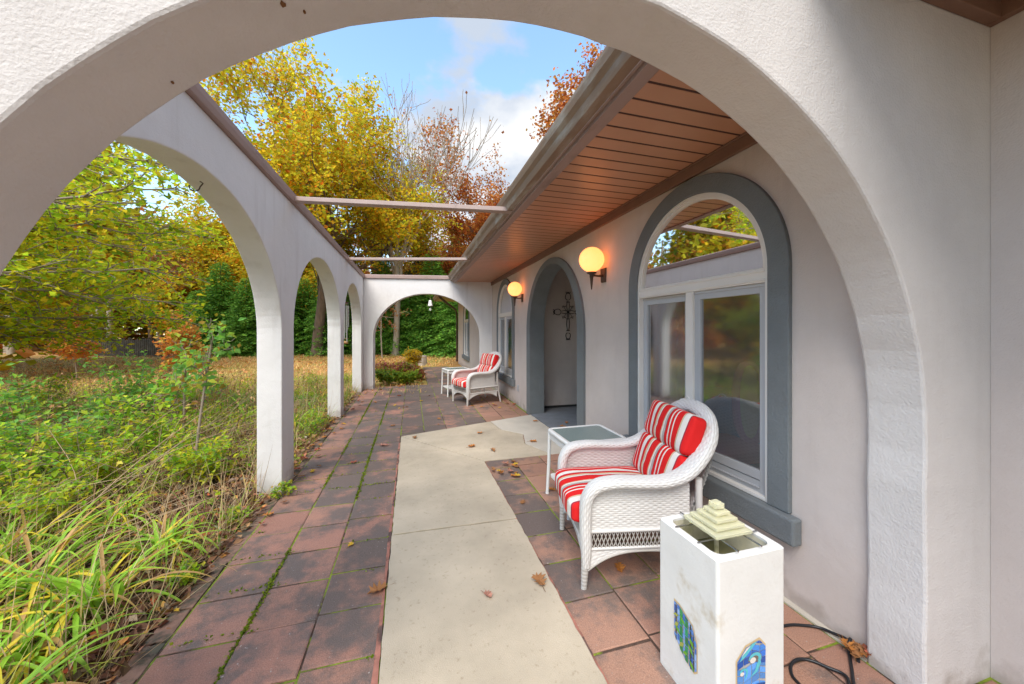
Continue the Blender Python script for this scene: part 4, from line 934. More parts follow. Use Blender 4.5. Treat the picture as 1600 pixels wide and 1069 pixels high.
def tree(name, label, base, h, seed, pal, lsize, nper, prm, mx_=5, r0=.22, bark='bark', group=None, spread=.5, lean=(0, 0), cat='tree', sub=1.0, trunk_h=.35):
    rng = np.random.default_rng(seed); b = np.array(base, float)
    t = thing(name, label, cat, base, 0, group)
    polys, sites = [], []
    th = h*trunk_h; n = 10; p = b.copy(); pts = [p.copy()]; d = norm([lean[0], lean[1], 1])
    for i in range(n): d = norm(d+rng.normal(0, .03, 3)+np.array([0, 0, .05])); p = p+d*th/n; pts.append(p.copy())
    rr = r0*(1.25-.45*np.linspace(0, 1, n+1)**.5); rr[0] *= 1.3; polys.append((np.array(pts), rr, 0))
    k = prm.get('scaffold', 5); az = rng.uniform(0, 6)
    for j in range(k):
        az += 2.4; tt = 1 if j == 0 else rng.uniform(.55, 1.); i = int(tt*n); q = pts[i]; el = math.radians(88 if j == 0 else rng.uniform(*prm.get('elev', (25, 65))))
        nd = np.array([math.cos(az)*math.cos(el), math.sin(az)*math.cos(el), math.sin(el)])
        grow(rng, polys, sites, q, nd, (h-th)*rng.uniform(.32, .46)*(1.15 if j == 0 else 1)*prm.get('len', 1), r0*(.55 if j else .7), 1, mx_, prm)
    g = Geo(); wood(g, polys, minr=prm.get('minr', .008)); g.build('trunk', bark, t)
    if nper > 0:
        S_ = np.array(sites); S_ = S_[rng.random(len(S_)) < sub]; P = np.repeat(S_, nper, 0)+rng.normal(0, prm.get('fuzz', .22), (len(S_)*nper, 3))
        g = Geo(); leaves(g, P, lsize, rng, pal, wid=prm.get('wid', .75), droop=.25); g.build('crown', 'thin_leaf', t)
    return t
PB = dict(kids=(4, 4, 4, 4), ang=(25, 55), trop=.05, wig=.14, lf=(.58, .80), fuzz=.30)
def at(u, v, d, z=None):
    """world point on the ground for notes taken on the photograph, d metres in front of the camera"""
    r = (u-800)/555.; return (d*(math.sin(PSI)+r*math.cos(PSI)), d*(math.cos(PSI)-r*math.sin(PSI)), -.04 if z is None else z)
tree('maple_tree', 'tall maple with golden yellow leaves rising behind the arcade wall against the sky', at(496, 555, 20), 15.0, 1028, MAPLE, .17, 8, dict(PB, scaffold=8, elev=(15, 60), len=.92, fuzz=.17), 5, .27, 'bark', trunk_h=.36, sub=.62)
tree('maple_tree', 'lower golden green maple filling the sky edge left of the tall maple', at(405, 560, 27), 12.0, 12, MAPLE, .22, 6, dict(PB, scaffold=6), 5, .2, trunk_h=.3)
tree('bare_tree', 'bare grey tree with thin upright twigs beside the golden maple', at(618, 555, 20.5), 15.5, 1022, ORANGE, .16, 1, dict(PB, kids=(4, 4, 5), ang=(16, 38), trop=.10, wig=.10, scaffold=6, elev=(40, 70), minr=.013, len=1.0), 4, .17, 'bark_pale', lean=(.06, 0), trunk_h=.36, sub=.06)
tree('young_oak', 'slender young oak with drooping peach leaves seen through the end arch', at(597, 553, 18.5), 5.2, 22, [((.55, .28, .12), 2), ((.50, .20, .07), 2)], .17, 1, dict(PB, kids=(3, 3), ang=(30, 65), trop=-.03, scaffold=5, elev=(5, 35), fuzz=.1, minr=.006), 3, .03, 'bark_pale', sub=.8, trunk_h=.6)
tree('oak_tree', 'orange leaved oak showing above the gutter beyond the house', at(785, 556, 27), 18.5, 1012, ORANGE, .19, 4, dict(PB, scaffold=6, elev=(35, 75), fuzz=.22, len=.62), 5, .22, trunk_h=.3, sub=.8)
tree('oak_tree', 'rust orange oak whose crown tip shows beside the top of the roof edge', at(980, 556, 23), 22.5, 1033, ORANGE, .20, 5, dict(PB, scaffold=6, elev=(35, 75), fuzz=.22, len=.72), 5, .22, trunk_h=.35)
tree('oak_tree', 'amber oak low behind the end arch wall left of the gutter', at(725, 556, 32), 11, 33, MIXED+ORANGE, .24, 5, dict(PB, scaffold=7, elev=(10, 60)), 5, .2, trunk_h=.25)
tree('pine_tree', 'thin dark green pine between the bare tree and the golden maple', at(652, 556, 27), 12.5, 41, PINE, .30, 6, dict(PB, kids=(4, 4), ang=(35, 75), trop=.0, scaffold=14, elev=(0, 25), fuzz=.2, wid=.16, len=.55), 3, .16, 'twig_dark', trunk_h=.85)
tree('pine_tree', 'sparse olive green pine behind the golden maple trunk', at(590, 556, 30), 12.5, 42, PINE+MIXED, .32, 6, dict(PB, kids=(4, 4), ang=(35, 75), trop=.0, scaffold=14, elev=(0, 25), fuzz=.25, wid=.22, len=.55), 3, .16, 'twig_dark', trunk_h=.85)
# woodland edge behind the lawn: each tree with its own place; four shapes copied
wl = []
wspec = [(MIXED, 51, 'yellow green'), (RUST, 52, 'rust brown'), (MAPLE, 53, 'golden'), (ORANGE, 54, 'orange')]
for pal, sd_, nm in wspec:
    wl.append(tree('woodland_tree', nm, (0, 0, -.04), 9.0, sd_, pal, .26, 5, dict(PB, scaffold=7, elev=(5, 60)), 4, .16, trunk_h=.3, group='trees at the edge of the woodland'))
spots = [(-60, 27, 0, 'at the far left behind the overhanging branches'), (30, 31, 1, 'left of the grey fence'), (105, 26, 3, 'behind the left part of the grey fence'), (170, 33, 2, 'rising above the middle of the grey fence'), (235, 27, 1, 'behind the right part of the grey fence'), (290, 33, 0, 'right of the grey fence'), (345, 28, 2, 'seen under the first arch beside the dark hemlocks'), (395, 35, 1, 'behind the second arcade column'), (455, 30, 0, 'behind the hemlocks seen in the second arch'), (530, 33, 2, 'behind the tall maple trunk'), (565, 38, 3, 'behind the corner of the two walls'), (640, 36, 1, 'behind the pine above the end wall'), (690, 34, 3, 'above the right half of the end wall'), (748, 37, 2, 'just left of the gutter end'), (-150, 24, 2, 'out beyond the left edge'), (-260, 22, 3, 'leftmost of the woodland edge')]
TALL = [(-17.3, 13.0, 0, 'out of view, mirrored at the right of the near window'), (-16.2, 15.2, 2, 'out of view, mirrored in the middle of the near window'), (-17.5, 18.5, 0, 'at the left edge, mirrored at the left of the near window')]
NMS = ['yellow green', 'rust brown', 'golden yellow', 'orange']
used = set()
for k, (u, d, ty, where) in enumerate(spots+TALL):
    lab = NMS[ty]+' woodland tree '+where; s_ = 1+.12*math.sin(k*2.7)
    loc = at(u, 0, d)
    if k >= len(spots): loc = (u, d, -.04); s_ = 1.45+.1*math.sin(k)
    if ty not in used: used.add(ty); wl[ty].location = loc; wl[ty]['label'] = lab; wl[ty].scale = (s_,)*3; wl[ty].rotation_euler.z = k
    else: dup(wl[ty], loc, k*1.3, lab, s_)
# hemlocks
def hemlock(label, loc, h, seed):
    rng = np.random.default_rng(seed); t = thing('hemlock', label, 'hemlock', loc, 0, 'dark hemlocks along the far side of the lawn'); b = np.array(loc, float)
    g = Geo(); g.tube([b, b+[0, 0, h*.95]], [.10, .02], 7); g.build('trunk', 'bark', t)
    P, D_, wd = [], [], Geo()
    nb = 190
    for i in range(nb):
        z = h*(.02+.96*(i/nb)**1.05); R_ = (h*.36)*(1-z/h)**.75+.15; az = i*2.4+rng.normal(0, .2); l_ = R_*rng.uniform(.75, 1.12)
        d = np.array([math.cos(az), math.sin(az), .12]); sd_ = np.array([-math.sin(az), math.cos(az), 0]); n = int(l_/.075)+2
        for j in range(n):
            q = (j+1)/n; p = b+[0, 0, z]+d*l_*q-np.array([0, 0, .32*l_*q*q])
            wdt = .42*l_*(1-q)**.6*.8+.06
            for sg in (-1, 1):
                m = max(2, int(wdt/.065))
                for e in range(m):
                    w_ = (e+.5)/m*wdt; P.append(p+sd_*sg*w_+d*w_*.5-np.array([0, 0, .25*w_])+rng.normal(0, .025, 3)); D_.append(d*.7+sd_*sg*.8-np.array([0, 0, .35]))
    g = Geo(); P = np.array(P); D_ = np.array(D_)
    leaves(g, P, .145, rng, [((.15, .36, .05), 3), ((.21, .45, .06), 3), ((.09, .24, .045), 2), ((.30, .54, .08), 2)], wid=.42, up=.6, dirs=D_, jit=.14); g.build('crown', 'needles', t)
    return t
hs = [hemlock('', (0, 0, -.04), 6.0, 61), hemlock('', (0, 0, -.04), 5.4, 62)]
hp = [(345, 21.5, .95, 'leftmost, behind the near arcade column'), (385, 20.5, .85, 'between the first and second arches'), (430, 21, 1.0, 'left of the maple trunk in the second arch'), (475, 22.5, .9, 'directly behind the maple trunk'), (520, 21.5, 1.0, 'right of the maple trunk'), (560, 22.5, .95, 'behind the corner where the two walls meet'), (600, 22, 1.02, 'at the left of the end arch opening'), (640, 21.5, .9, 'just right of the pale trunk in the end arch'), (675, 22, 1.05, 'in the middle of the end arch behind the white bell'), (712, 20.5, .95, 'at the right of the end arch beside the house corner'), (750, 24, 1.0, 'half hidden behind the house corner'), (305, 25, .8, 'small, farthest left at the lawn edge')]
for k, (u, d, s_, where) in enumerate(hp):
    lab = 'dark green hemlock '+where; loc = at(u, 0, d)
    if k < 2: hs[k].location = loc; hs[k]['label'] = lab; hs[k].scale = (s_,)*3
    else: dup(hs[k % 2], loc, k*1.1, lab, s_)
# a far wood closing the view
rng = np.random.default_rng(71); n = 90000
az = rng.uniform(-1.75, .75, n); d = rng.uniform(40, 62, n); hz_ = (7.5+2.5*np.sin(az*9)+1.5*np.sin(az*23+1))*rng.random(n)**.8
g = Geo(); P = np.stack([d*np.sin(az), d*np.cos(az), hz_], 1); leaves(g, P, .55, rng, MIXED+RUST+ORANGE+[((.16, .22, .04), 5), ((.62, .40, .12), 4)], wid=.8)
for k in range(70):
    a = rng.uniform(-1.75, .75); dd = rng.uniform(34, 45); x, y = dd*math.sin(a), dd*math.cos(a); g.tube([(x, y, -.1), (x+rng.normal(0, .3), y, 5), (x+rng.normal(0, .5), y, 10)], [.18, .13, .06], 5, 1, caps=False)
tag(g.build('far_wood', ['leafm', 'bark_pale']), 'distant autumn wood of mixed orange, brown and green trees', 'woodland', kind='stuff')
# grey plank fence
t = thing('wooden_fence', 'weathered grey plank fence at the far side of the lawn on the left', 'fence', at(170, 0, 20))
A = np.array(at(88, 0, 21.0)); B = np.array(at(262, 0, 19.5)); dv = B-A; Ln = np.linalg.norm(dv); dv /= Ln
g = Geo(); x = 0
while x < Ln: w_ = .14; p = A+dv*x; q = A+dv*(x+w_-.03); h_ = .95+rng.normal(0, .035); o_ = np.array([-dv[1], dv[0], 0])*.02; g.add([p, q, q+[0, 0, h_], p+[0, 0, h_], p+o_, q+o_, q+o_+[0, 0, h_], p+o_+[0, 0, h_]], [[0, 1, 2, 3], [7, 6, 5, 4], [0, 3, 7, 4], [1, 5, 6, 2], [3, 2, 6, 7]]); x += w_
g.build('plank_panel', 'fence_wood', t)
for k in range(7): p = A+dv*(Ln*k/6); g = Geo(); g.box(p+[-.05, .03, 0], p+[.05, .13, 1.05]); g.build('post', 'fence_wood', t)

# overhanging yellow green tree on the left: trunk out of view, boughs reaching in
def overhang():
    rng = np.random.default_rng(81); t = thing('overhanging_tree', 'tree with yellow green leaves whose branches reach in from the left under the first arch', 'tree', (-8.6, 5.6, -.04))
    base = np.array([-8.6, 5.6, -.04]); polys = [(np.array([base+[.1*math.sin(i), .05*i, i*.55] for i in range(10)]), np.linspace(.16, .07, 10), 0)]; sites = []
    ends = [(340, 235, 5.2), (325, 300, 4.6), (305, 330, 4.2), (265, 260, 5.0), (200, 300, 4.4), (150, 340, 4.2), (320, 375, 5.4), (235, 395, 4.6), (90, 420, 4.6), (280, 470, 5.0), (180, 455, 5.4), (60, 480, 4.8), (225, 340, 6.0), (130, 400, 6.2), (260, 430, 6.2), (300, 240, 6.5), (180, 240, 6.2), (340, 330, 6.5), (60, 380, 5.5), (30, 430, 6.4), (120, 300, 6.5), (210, 500, 6.2), (240, 300, 4.9), (170, 390, 4.5), (270, 370, 5.2), (20, 400, 4.4), (110, 440, 5.2), (60, 520, 5.0), (140, 505, 5.2), (230, 525, 5.8), (20, 470, 4.2), (300, 500, 6.2), (90, 550, 5.4), (180, 540, 6.0)]
    for k, (u, v, d) in enumerate(ends):
        x, y, _ = at(u, v, d); z = 1.5-(v-514)/555*d; E_ = np.array([x, y, z]); S_ = base+[0, 0, min(max(z*.75+rng.uniform(-.3, .2), .6), 4.6)]
        m = 16; q = np.linspace(0, 1, m)[:, None]; bow = np.array([0, 0, 1.])*rng.uniform(-.15, .75)*np.sin(PI*q); P = S_+(E_-S_)*q+bow+np.cumsum(rng.normal(0, .040, (m, 3)), 0)*np.sqrt(q)
        polys.append((P, np.linspace(.034, .009, m), 1))
        for i in range(5, m):
            for _ in range(2 if i < 9 else 3):
                dr = norm(norm(E_-S_)*.8+rng.normal(0, .55, 3)*[1, 1, .55]); l_ = rng.uniform(.3, .85)*(1.1-.4*i/m)
                pp = [P[i]]
                dd = dr
                for s_ in range(6): dd = norm(dd+rng.normal(0, .14, 3)+[0, 0, -.03]); pp.append(pp[-1]+dd*l_/6)
                pp = np.array(pp); polys.append((pp, np.linspace(.009, .0035, 7), 3)); sites += list(pp[1:])
                if rng.random() < .45:
                    q0 = pp[3]; d2 = norm(dr+rng.normal(0, .8, 3)*[1, 1, .7]); p2 = [q0]
                    for s_ in range(5): d2 = norm(d2+rng.normal(0, .16, 3)); p2.append(p2[-1]+d2*l_*.09)
                    polys.append((np.array(p2), np.linspace(.005, .003, 6), 3)); sites += p2[3:]
        sites += list(P[8:])
    g = Geo(); wood(g, polys, minr=.0034); g.build('trunk', 'twig', t)
    S_ = np.array(sites); 
    P = np.repeat(S_, 3, 0); P = P+rng.normal(0, .06, P.shape); keep = rng.random(len(P)) < np.clip(1.05-.30*(1.9-P[:, 2]), .35, .95); P = P[keep]
    g = Geo(); leaves(g, P, .088, rng, YG, wid=.56, up=.5, droop=.15, jit=.12); g.build('crown', 'thin_leaf', t)
overhang()
# saplings
for (u, v, d, h, lab, seed) in ((300, 0, 3.6, 1.75, 'thin grey sapling with sparse leaves standing near the first arcade column', 1), (283, 0, 4.0, 1.6, 'second thin sapling leaning right beside the first sapling', 2)):
    tree('sapling', lab, at(u, v, d), h, 90+seed, BGREEN+[((.5, .3, .05), 2)], .075, 1, dict(PB, kids=(2, 3), ang=(25, 60), scaffold=5, fuzz=.05, minr=.003, len=.9), 3, .013, 'twig', trunk_h=.75, sub=.5, lean=(.12 if seed == 1 else .2, 0))
for (u, d, h, lab, seed) in ((285, 9.5, 1.9, 'small orange leaved tree at the lawn edge left of the first arcade column', 5), (120, 10.5, 1.7, 'small orange leaved tree at the lawn edge in front of the fence', 7)):
    tree('young_beech', lab, at(u, 0, d), h, 90+seed, [((.78, .36, .08), 4), ((.66, .24, .07), 3), ((.80, .50, .12), 2), ((.42, .46, .06), 2)], .10, 1, dict(PB, kids=(3, 3, 3), ang=(35, 70), trop=0., scaffold=8, elev=(0, 40), fuzz=.06, minr=.004, len=1.2), 4, .02, 'twig', trunk_h=.7, sub=.75)
# shrubs: five shapes, copied about
def shrub(label, loc, h, spread, pal, seed, lsz=.06, stems=14, dens=1., group='leafy shrubs in the planting bed'):
    rng = np.random.default_rng(seed); t = thing('shrub', label, 'shrub', loc, 0, group); b = np.array(loc, float); wd = Geo(); P = []
    for i in range(stems):
        az = rng.uniform(0, 2*PI); rad = spread*math.sqrt(rng.random()); st = b+[rad*.3*math.cos(az), rad*.3*math.sin(az), 0]; en = b+[rad*math.cos(az), rad*math.sin(az), h*rng.uniform(.55, 1.05)]
        q = np.linspace(0, 1, 9)[:, None]; L_ = st+(en-st)*q+np.array([0, 0, 1])*.12*h*np.sin(PI*q)+np.cumsum(rng.normal(0, .008, (9, 3)), 0); wd.tube(L_, np.linspace(.004, .0018, 9), 3, caps=False)
        for k in range(2, 9):
            for e in range(int(2.4*dens+.3)):
                d_ = rng.normal(0, 1, 3)*[1, 1, .3]; d_ = norm(d_); l_ = rng.uniform(.08, .24)*min(1, h); 
                tw = np.array([L_[k], L_[k]+d_*l_*.5+[0, 0, .01], L_[k]+d_*l_]); wd.tube(tw, [.002, .0016, .001], 3, caps=False)
                for w_ in np.linspace(.2, 1, max(2, int(l_/.045))): P += [L_[k]+d_*l_*w_]*2
    wd.build('stems', 'twig', t); g = Geo(); leaves(g, np.array(P)+rng.normal(0, .008, (len(P), 3)), lsz, rng, pal, wid=.55, up=.9, jit=.13); g.build('foliage', 'leafm', t)
    return t
protos = [shrub('', (0, 0, -.04), .85, .42, GREEN, 101), shrub('', (0, 0, -.04), .70, .5, BGREEN, 102, .065), shrub('', (0, 0, -.04), 1.15, .45, BGREEN, 103, .07, 12), shrub('', (0, 0, -.04), .55, .45, GREEN+YG[:2], 104, .06), shrub('', (0, 0, -.04), .9, .45, RUST+[((.2, .3, .05), 2)], 105, .055, 12, .7)]
SP = [(60, 5.2, 0), (130, 4.4, 1), (20, 4.0, 3), (200, 4.9, 2), (235, 3.9, 0), (90, 3.5, 1), (330, 5.6, 0), (40, 6.6, 2), (240, 6.4, 4), (300, 7.0, 0), (180, 7.4, 4), (100, 7.8, 4), (350, 7.4, 4), (20, 3.1, 0), (160, 3.3, 3), (370, 6.4, 1), (285, 3.4, 3), (10, 8.4, 4), (480, 7.4, 3), (477, 6.6, 1), (492, 8.8, 0), (543, 9.8, 3), (60, 2.7, 3), (-30, 3.5, 2), (-60, 4.6, 0), (325, 3.55, 3)]
ADJ = ['bright green', 'blue green', 'tall leafy', 'low lime', 'rusty thin']
seen = set()
def wh(u, d):
    if u > 530: return 'seen in the third arch'
    if u > 460: return 'seen through the second arch, %s' % ('nearest the column' if d < 7 else ('in its middle' if d < 8 else 'far back near the lawn'))
    a = 'at the far left' if u < 40 else ('left of centre' if u < 140 else ('in the middle' if u < 240 else ('right of centre' if u < 320 else 'close to the first arcade column')))
    b = 'in the front of the bed' if d < 3.6 else ('in the front half of the bed' if d < 4.8 else ('in the back half of the bed' if d < 6.5 else 'at the lawn edge'))
    return a+' '+b
for k, (u, d, ty) in enumerate(SP):
    lab = ADJ[ty]+' shrub '+wh(u, d); loc = at(u, 0, d); s_ = (1+.15*math.sin(k*1.9))*(1 if d < 4.3 else (.8 if d < 5.1 else .52))
    if ty not in seen: seen.add(ty); protos[ty].location = loc; protos[ty]['label'] = lab
    else: dup(protos[ty], loc, k*1.7, lab, s_)
# flower bed beyond the end arch
FB = [((.42, .10, .10), 3), ((.50, .22, .16), 2), ((.30, .42, .05), 3), ((.50, .45, .04), 2), ((.20, .34, .05), 2)]
fbp = [(-.62, 10.3, .42, .38, [((.26, .42, .05), 3), ((.50, .45, .04), 2), ((.16, .32, .05), 2)], 'yellow green leafy plant at the front left of the bed beyond the end arch'), (-.15, 10.2, .36, .36, [((.26, .42, .05), 3), ((.42, .48, .04), 2)], 'lime green leafy plant at the front right of the bed beyond the end arch'), (-.75, 11.6, .50, .5, FB[:2]+FB[3:4], 'wine red leafy shrub behind the lime plants beyond the end arch'), (-.2, 12.0, .45, .5, FB, 'mottled pink and green shrub in the middle of the bed beyond the end arch'), (.05, 13.3, .75, .3, [((.62, .42, .02), 3), ((.4, .35, .04), 1)], 'small bright yellow leaved shrub beside the stump'), (.12, 11.1, .3, .3, FB[:1]+RUST, 'low rusty plant spilling onto the mossy path')]
for k, (x, y, h, sp_, pal, lab) in enumerate(fbp): shrub(lab, (x, y, -.04), h, sp_, pal, 120+k, .075, 26, 1.3, group='plants in the bed beyond the end arch')
# daylily clumps
def lily(label, loc, seed, nb=70, L0=.62):
    rng = np.random.default_rng(seed); t = thing('daylily_clump', label, 'daylily', loc, 0, 'daylily clumps in the planting bed'); b = np.array(loc, float); g = Geo()
    for i in range(nb):
        az = rng.uniform(0, 2*PI); l_ = L0*rng.uniform(.55, 1.15); el = rng.uniform(.7, 1.4); st = b+[rng.normal(0, .05), rng.normal(0, .05), 0]; d = np.array([math.cos(az), math.sin(az), 0]); m = 11
        q = np.linspace(0, 1, m); curv = rng.uniform(1.0, 2.7); th = el-curv*q**1.3; P = [st]
        for j in range(1, m): P.append(P[-1]+(d*math.cos(th[j])+np.array([0, 0, math.sin(th[j])]))*l_/(m-1))
        P = np.array(P); P[:, 2] = np.maximum(P[:, 2], b[2]+.006+.01*rng.random()); sd_ = np.array([-math.sin(az), math.cos(az), 0]); w_ = (.0115*rng.uniform(.7, 1.2))*np.clip(np.minimum(q*6+.5, 1)*(1-q**3), .02, 1)
        up_ = np.array([0, 0, 1.]); keel = P-np.array([0, 0, 1])*w_[:, None]*.5
        G_ = np.stack([P+sd_*w_[:, None], keel, P-sd_*w_[:, None]], 1)
        yel = rng.random(); base = np.array([.30, .56, .04]) if yel < .60 else (np.array([.82, .64, .05]) if yel < .88 else np.array([.55, .32, .12])); base = base*rng.uniform(.8, 1.2)
        tipc = base*.6+np.array([.55, .42, .04])*.4; cc = np.repeat(base[None]*(1-q[:-1, None]**3)+tipc[None]*q[:-1, None]**3, 2, 0)
        g.grid(G_, smooth=True, col=cc)
    g.build('blades', 'blade', t); return t
lp = [lily('', (0, 0, -.04), 201), lily('', (0, 0, -.04), 202, 60, .52), lily('', (0, 0, -.04), 203, 50, .7)]
LP = [(-1.66, 2.46, 0, 1., 'largest, beside the brick edging in the lower left corner'), (-1.70, 2.12, 1, 1., 'at the very bottom of the picture beside the edging'), (-2.05, 2.72, 2, 1., 'behind the largest clump'), (-1.62, 3.0, 1, .95, 'small, just beyond the largest clump'), (-2.10, 2.30, 0, .9, 'at the lower left edge of the picture'), (-2.55, 3.1, 2, 1., 'arching at the left edge behind the front clumps'), (-2.2, 3.5, 1, .9, 'half buried in dry stalks in the middle of the bed'), (-3.3, 3.9, 2, 1., 'farther back at the left among the shrubs'), (-2.0, 4.3, 1, .85, 'thin, between the bed middle and the near column'), (-1.75, 6.2, 0, .9, 'behind the near arcade column'), (-2.6, 6.6, 2, 1., 'far back near the lawn under the first arch'), (-1.9, 8.2, 2, .9, 'upright, seen in the second arch'), (-1.55, 1.75, 0, .9, 'mostly below the bottom edge of the picture'), (-3.0, 5.3, 0, 1., 'in the back of the bed behind blue green shrubs')]
seen = set()
for k, (x, y, ty, s_, where) in enumerate(LP):
    lab = 'daylily clump '+where; loc = (x, y, -.035)
    if ty not in seen: seen.add(ty); lp[ty].location = loc; lp[ty]['label'] = lab
    else: dup(lp[ty], loc, k*2.1, lab, s_)
# small plants by the column foot, moss tufts
for k, (x, y, lab) in enumerate(((-1.10, 3.62, 'small clover like weed at the foot of the nearest arcade column'), (-1.30, 3.25, 'small green weed in the litter just before the nearest column'), (-1.28, 2.55, 'small green weed beside the brick edging near the lilies'), (-1.36, 5.6, 'leafy green weed between the two arcade columns'), (-1.38, 6.15, 'leafy green weed just before the second column'))):
    shrub(lab, (x, y, -.01), .11 if k < 3 else .28, .09 if k < 3 else .18, GREEN, 140+k, .035 if k < 3 else .05, 9, .7, group='small weeds along the edging')
# ground cover, litter, dry stalks, lawn grass
def inbed(n, rng, y0=.4, y1=12, x0=-9):
    x = -1.26-(rng.random(n)**1.35)*(-1.26-x0); y = y0+(y1-y0)*rng.random(n)**1.15; return x, y
rng = np.random.default_rng(301)
x, y = inbed(26000, rng, .4, 10); k = rng.random(26000) < .25; x[k] = -1.2-rng.random(k.sum())**1.5*1.3; y[k] = 1+rng.random(k.sum())*7.5
P = np.stack([x, y, rng.uniform(-.04, .015, len(x))], 1); g = Geo()
leaves(g, P, .062, rng, [((.26, .14, .08), 5), ((.36, .20, .10), 3), ((.16, .085, .05), 4), ((.50, .24, .07), 1.5), ((.45, .12, .05), .6), ((.42, .34, .24), 1)], wid=.62, up=.55, jit=.18)
n = 9000; x, y = inbed(n, rng, .6, 9); a = rng.uniform(0, PI, n); l_ = rng.uniform(.03, .12, n); P0 = np.stack([x, y, rng.uniform(-.035, .01, n)], 1); Dv = np.stack([np.cos(a), np.sin(a), rng.normal(0, .12, n)], 1)*l_[:, None]; Sv = np.stack([-np.sin(a), np.cos(a), 0*a], 1)*.0022
V = np.stack([P0-Sv, P0+Sv, P0+Dv+Sv, P0+Dv-Sv], 1).reshape(-1, 3); i = np.arange(n)*4; cc = np.array([.30, .19, .11])*rng.uniform(.4, 1.5, (n, 1)); g.add(V, np.stack([i, i+1, i+2, i+3], 1), 0, False, cc)
tag(g.build('leaf_litter', 'litterm'), 'brown leaf litter and twigs covering the planting bed', 'leaf litter', kind='stuff')
# green ground cover rising from the litter
n = 5200; x, y = inbed(n, rng, 1.2, 11.5, -9); d_e = np.clip((-1.26-x)/1.2, .12, 1); hh = rng.uniform(.05, .42, n)*d_e*np.where(y < 3.4, .35, 1)*np.where(y-x*.45 > 8, .6, 1)
Pl, W_ = [], Geo(); pick = rng.random(n) < np.where((y < 4.6) & (x > -2.3), .14, .55); xs_, ys_, hh = x[pick], y[pick], hh[pick]
cl = []
for q in range(9):
    az = rng.uniform(0, 2*PI, len(xs_)); r_ = rng.uniform(.01, .09, len(xs_)); zf = rng.uniform(.4, 1.05, len(xs_)); cl.append(np.stack([xs_+r_*np.cos(az), ys_+r_*np.sin(az), -.03+hh*zf], 1))
P = np.concatenate(cl); g = Geo(); leaves(g, P, .06, rng, GREEN+YG[:3]+[((.34, .44, .06), 4), ((.55, .40, .06), 1)], wid=.5, up=.8, jit=.15)
n = len(xs_); S0 = np.stack([xs_, ys_, np.full(n, -.04)], 1); S1 = np.stack([xs_+rng.normal(0, .03, n), ys_+rng.normal(0, .03, n), hh], 1); off = np.array([.0018, .0012, 0]); V = np.stack([S0-off, S0+off, S1+off, S1-off], 1).reshape(-1, 3); i = np.arange(n)*4; g.add(V, np.stack([i, i+1, i+2, i+3], 1), 0, False, np.array([.2, .2, .07]))
tag(g.build('ground_cover', 'leafm'), 'tangle of small green and yellow weeds covering the planting bed', 'ground cover', kind='stuff')
# arching grass blades and dry stalks
def blades(g, n, x, y, L0, pal, w0, rng, el=(1.0, 1.5), curv=(.3, 1.6)):
    m = 6; az = rng.uniform(0, 2*PI, n); l_ = L0*rng.uniform(.5, 1.2, n); e0 = rng.uniform(*el, n); cv = rng.uniform(*curv, n); P = [np.stack([x, y, np.full(n, -.04)], 1)]
    for j in range(1, m):
        th = e0-cv*(j/(m-1))**1.4; P.append(P[-1]+np.stack([np.cos(az)*np.cos(th), np.sin(az)*np.cos(th), np.sin(th)], 1)*(l_/(m-1))[:, None])
    P = np.stack(P, 1); S_ = np.stack([-np.sin(az), np.cos(az), 0*az], 1)[:, None]*(w0*np.array([1, 1, .85, .65, .4, .08]))[None, :, None]
    V = np.stack([P-S_, P+S_], 2).reshape(-1, 3); i = np.arange(n)[:, None]*m*2+np.arange(m-1)[None]*2; i = i.ravel()
    cols = np.array([c for c, _ in pal]); wts = np.array([q for _, q in pal], float); c = cols[rng.choice(len(pal), n, p=wts/wts.sum())]*rng.uniform(.7, 1.3, (n, 1))
    g.add(V, np.stack([i, i+1, i+3, i+2], 1), 0, False, np.repeat(c, m-1, 0))
g = Geo(); n = 7500; x, y = inbed(n, rng, 1.6, 12, -9.5); k = (x < -2.2) | (y > 5) | (rng.random(n) < .3); x, y = x[k], y[k]; n = len(x); blades(g, n, x, y, .42, [((.30, .42, .05), 3), ((.45, .45, .06), 3), ((.50, .38, .12), 2), ((.20, .34, .05), 2)], .0035, rng)
n = 8000; x, y = inbed(n, rng, 1.8, 11, -9.5); blades(g, n, x, y, .55, [((.55, .38, .20), 3), ((.38, .22, .12), 2), ((.68, .52, .30), 2)], .0022, rng, (.3, 1.5), (-.2, .8))
tag(g.build('bed_grass', 'blade'), 'long green and straw coloured grass growing through the planting bed', 'grass', kind='stuff')
g = Geo()
for k in range(300):
    u = rng.uniform(0, 1); x0, y0 = -1.7-rng.random()*4.5, rng.uniform(2.6, 7); l_ = rng.uniform(.4, 1.7); az = rng.uniform(-.6, 1.0) if k % 3 else rng.uniform(0, 6.28); el = rng.uniform(.12, .9)
    x0 = min(x0, -1.45-l_*math.cos(az)*math.cos(el)*1.15) if math.cos(az) > 0 else x0; p = [np.array([x0, y0, -.03])]; dd = np.array([math.cos(az)*math.cos(el), math.sin(az)*math.cos(el), math.sin(el)])
    for s_ in range(7): dd = norm(dd+rng.normal(0, .07, 3)-[0, 0, .03]); p.append(p[-1]+dd*l_/7)
    g.tube(p, np.linspace(.0045, .0018, 8)*rng.uniform(.6, 1.1), 4, caps=False)
tag(g.build('dry_stalks', 'stalk'), 'bleached dry stems lying criss cross through the planting bed', 'dry stems', kind='stuff')
g = Geo(); PL = []
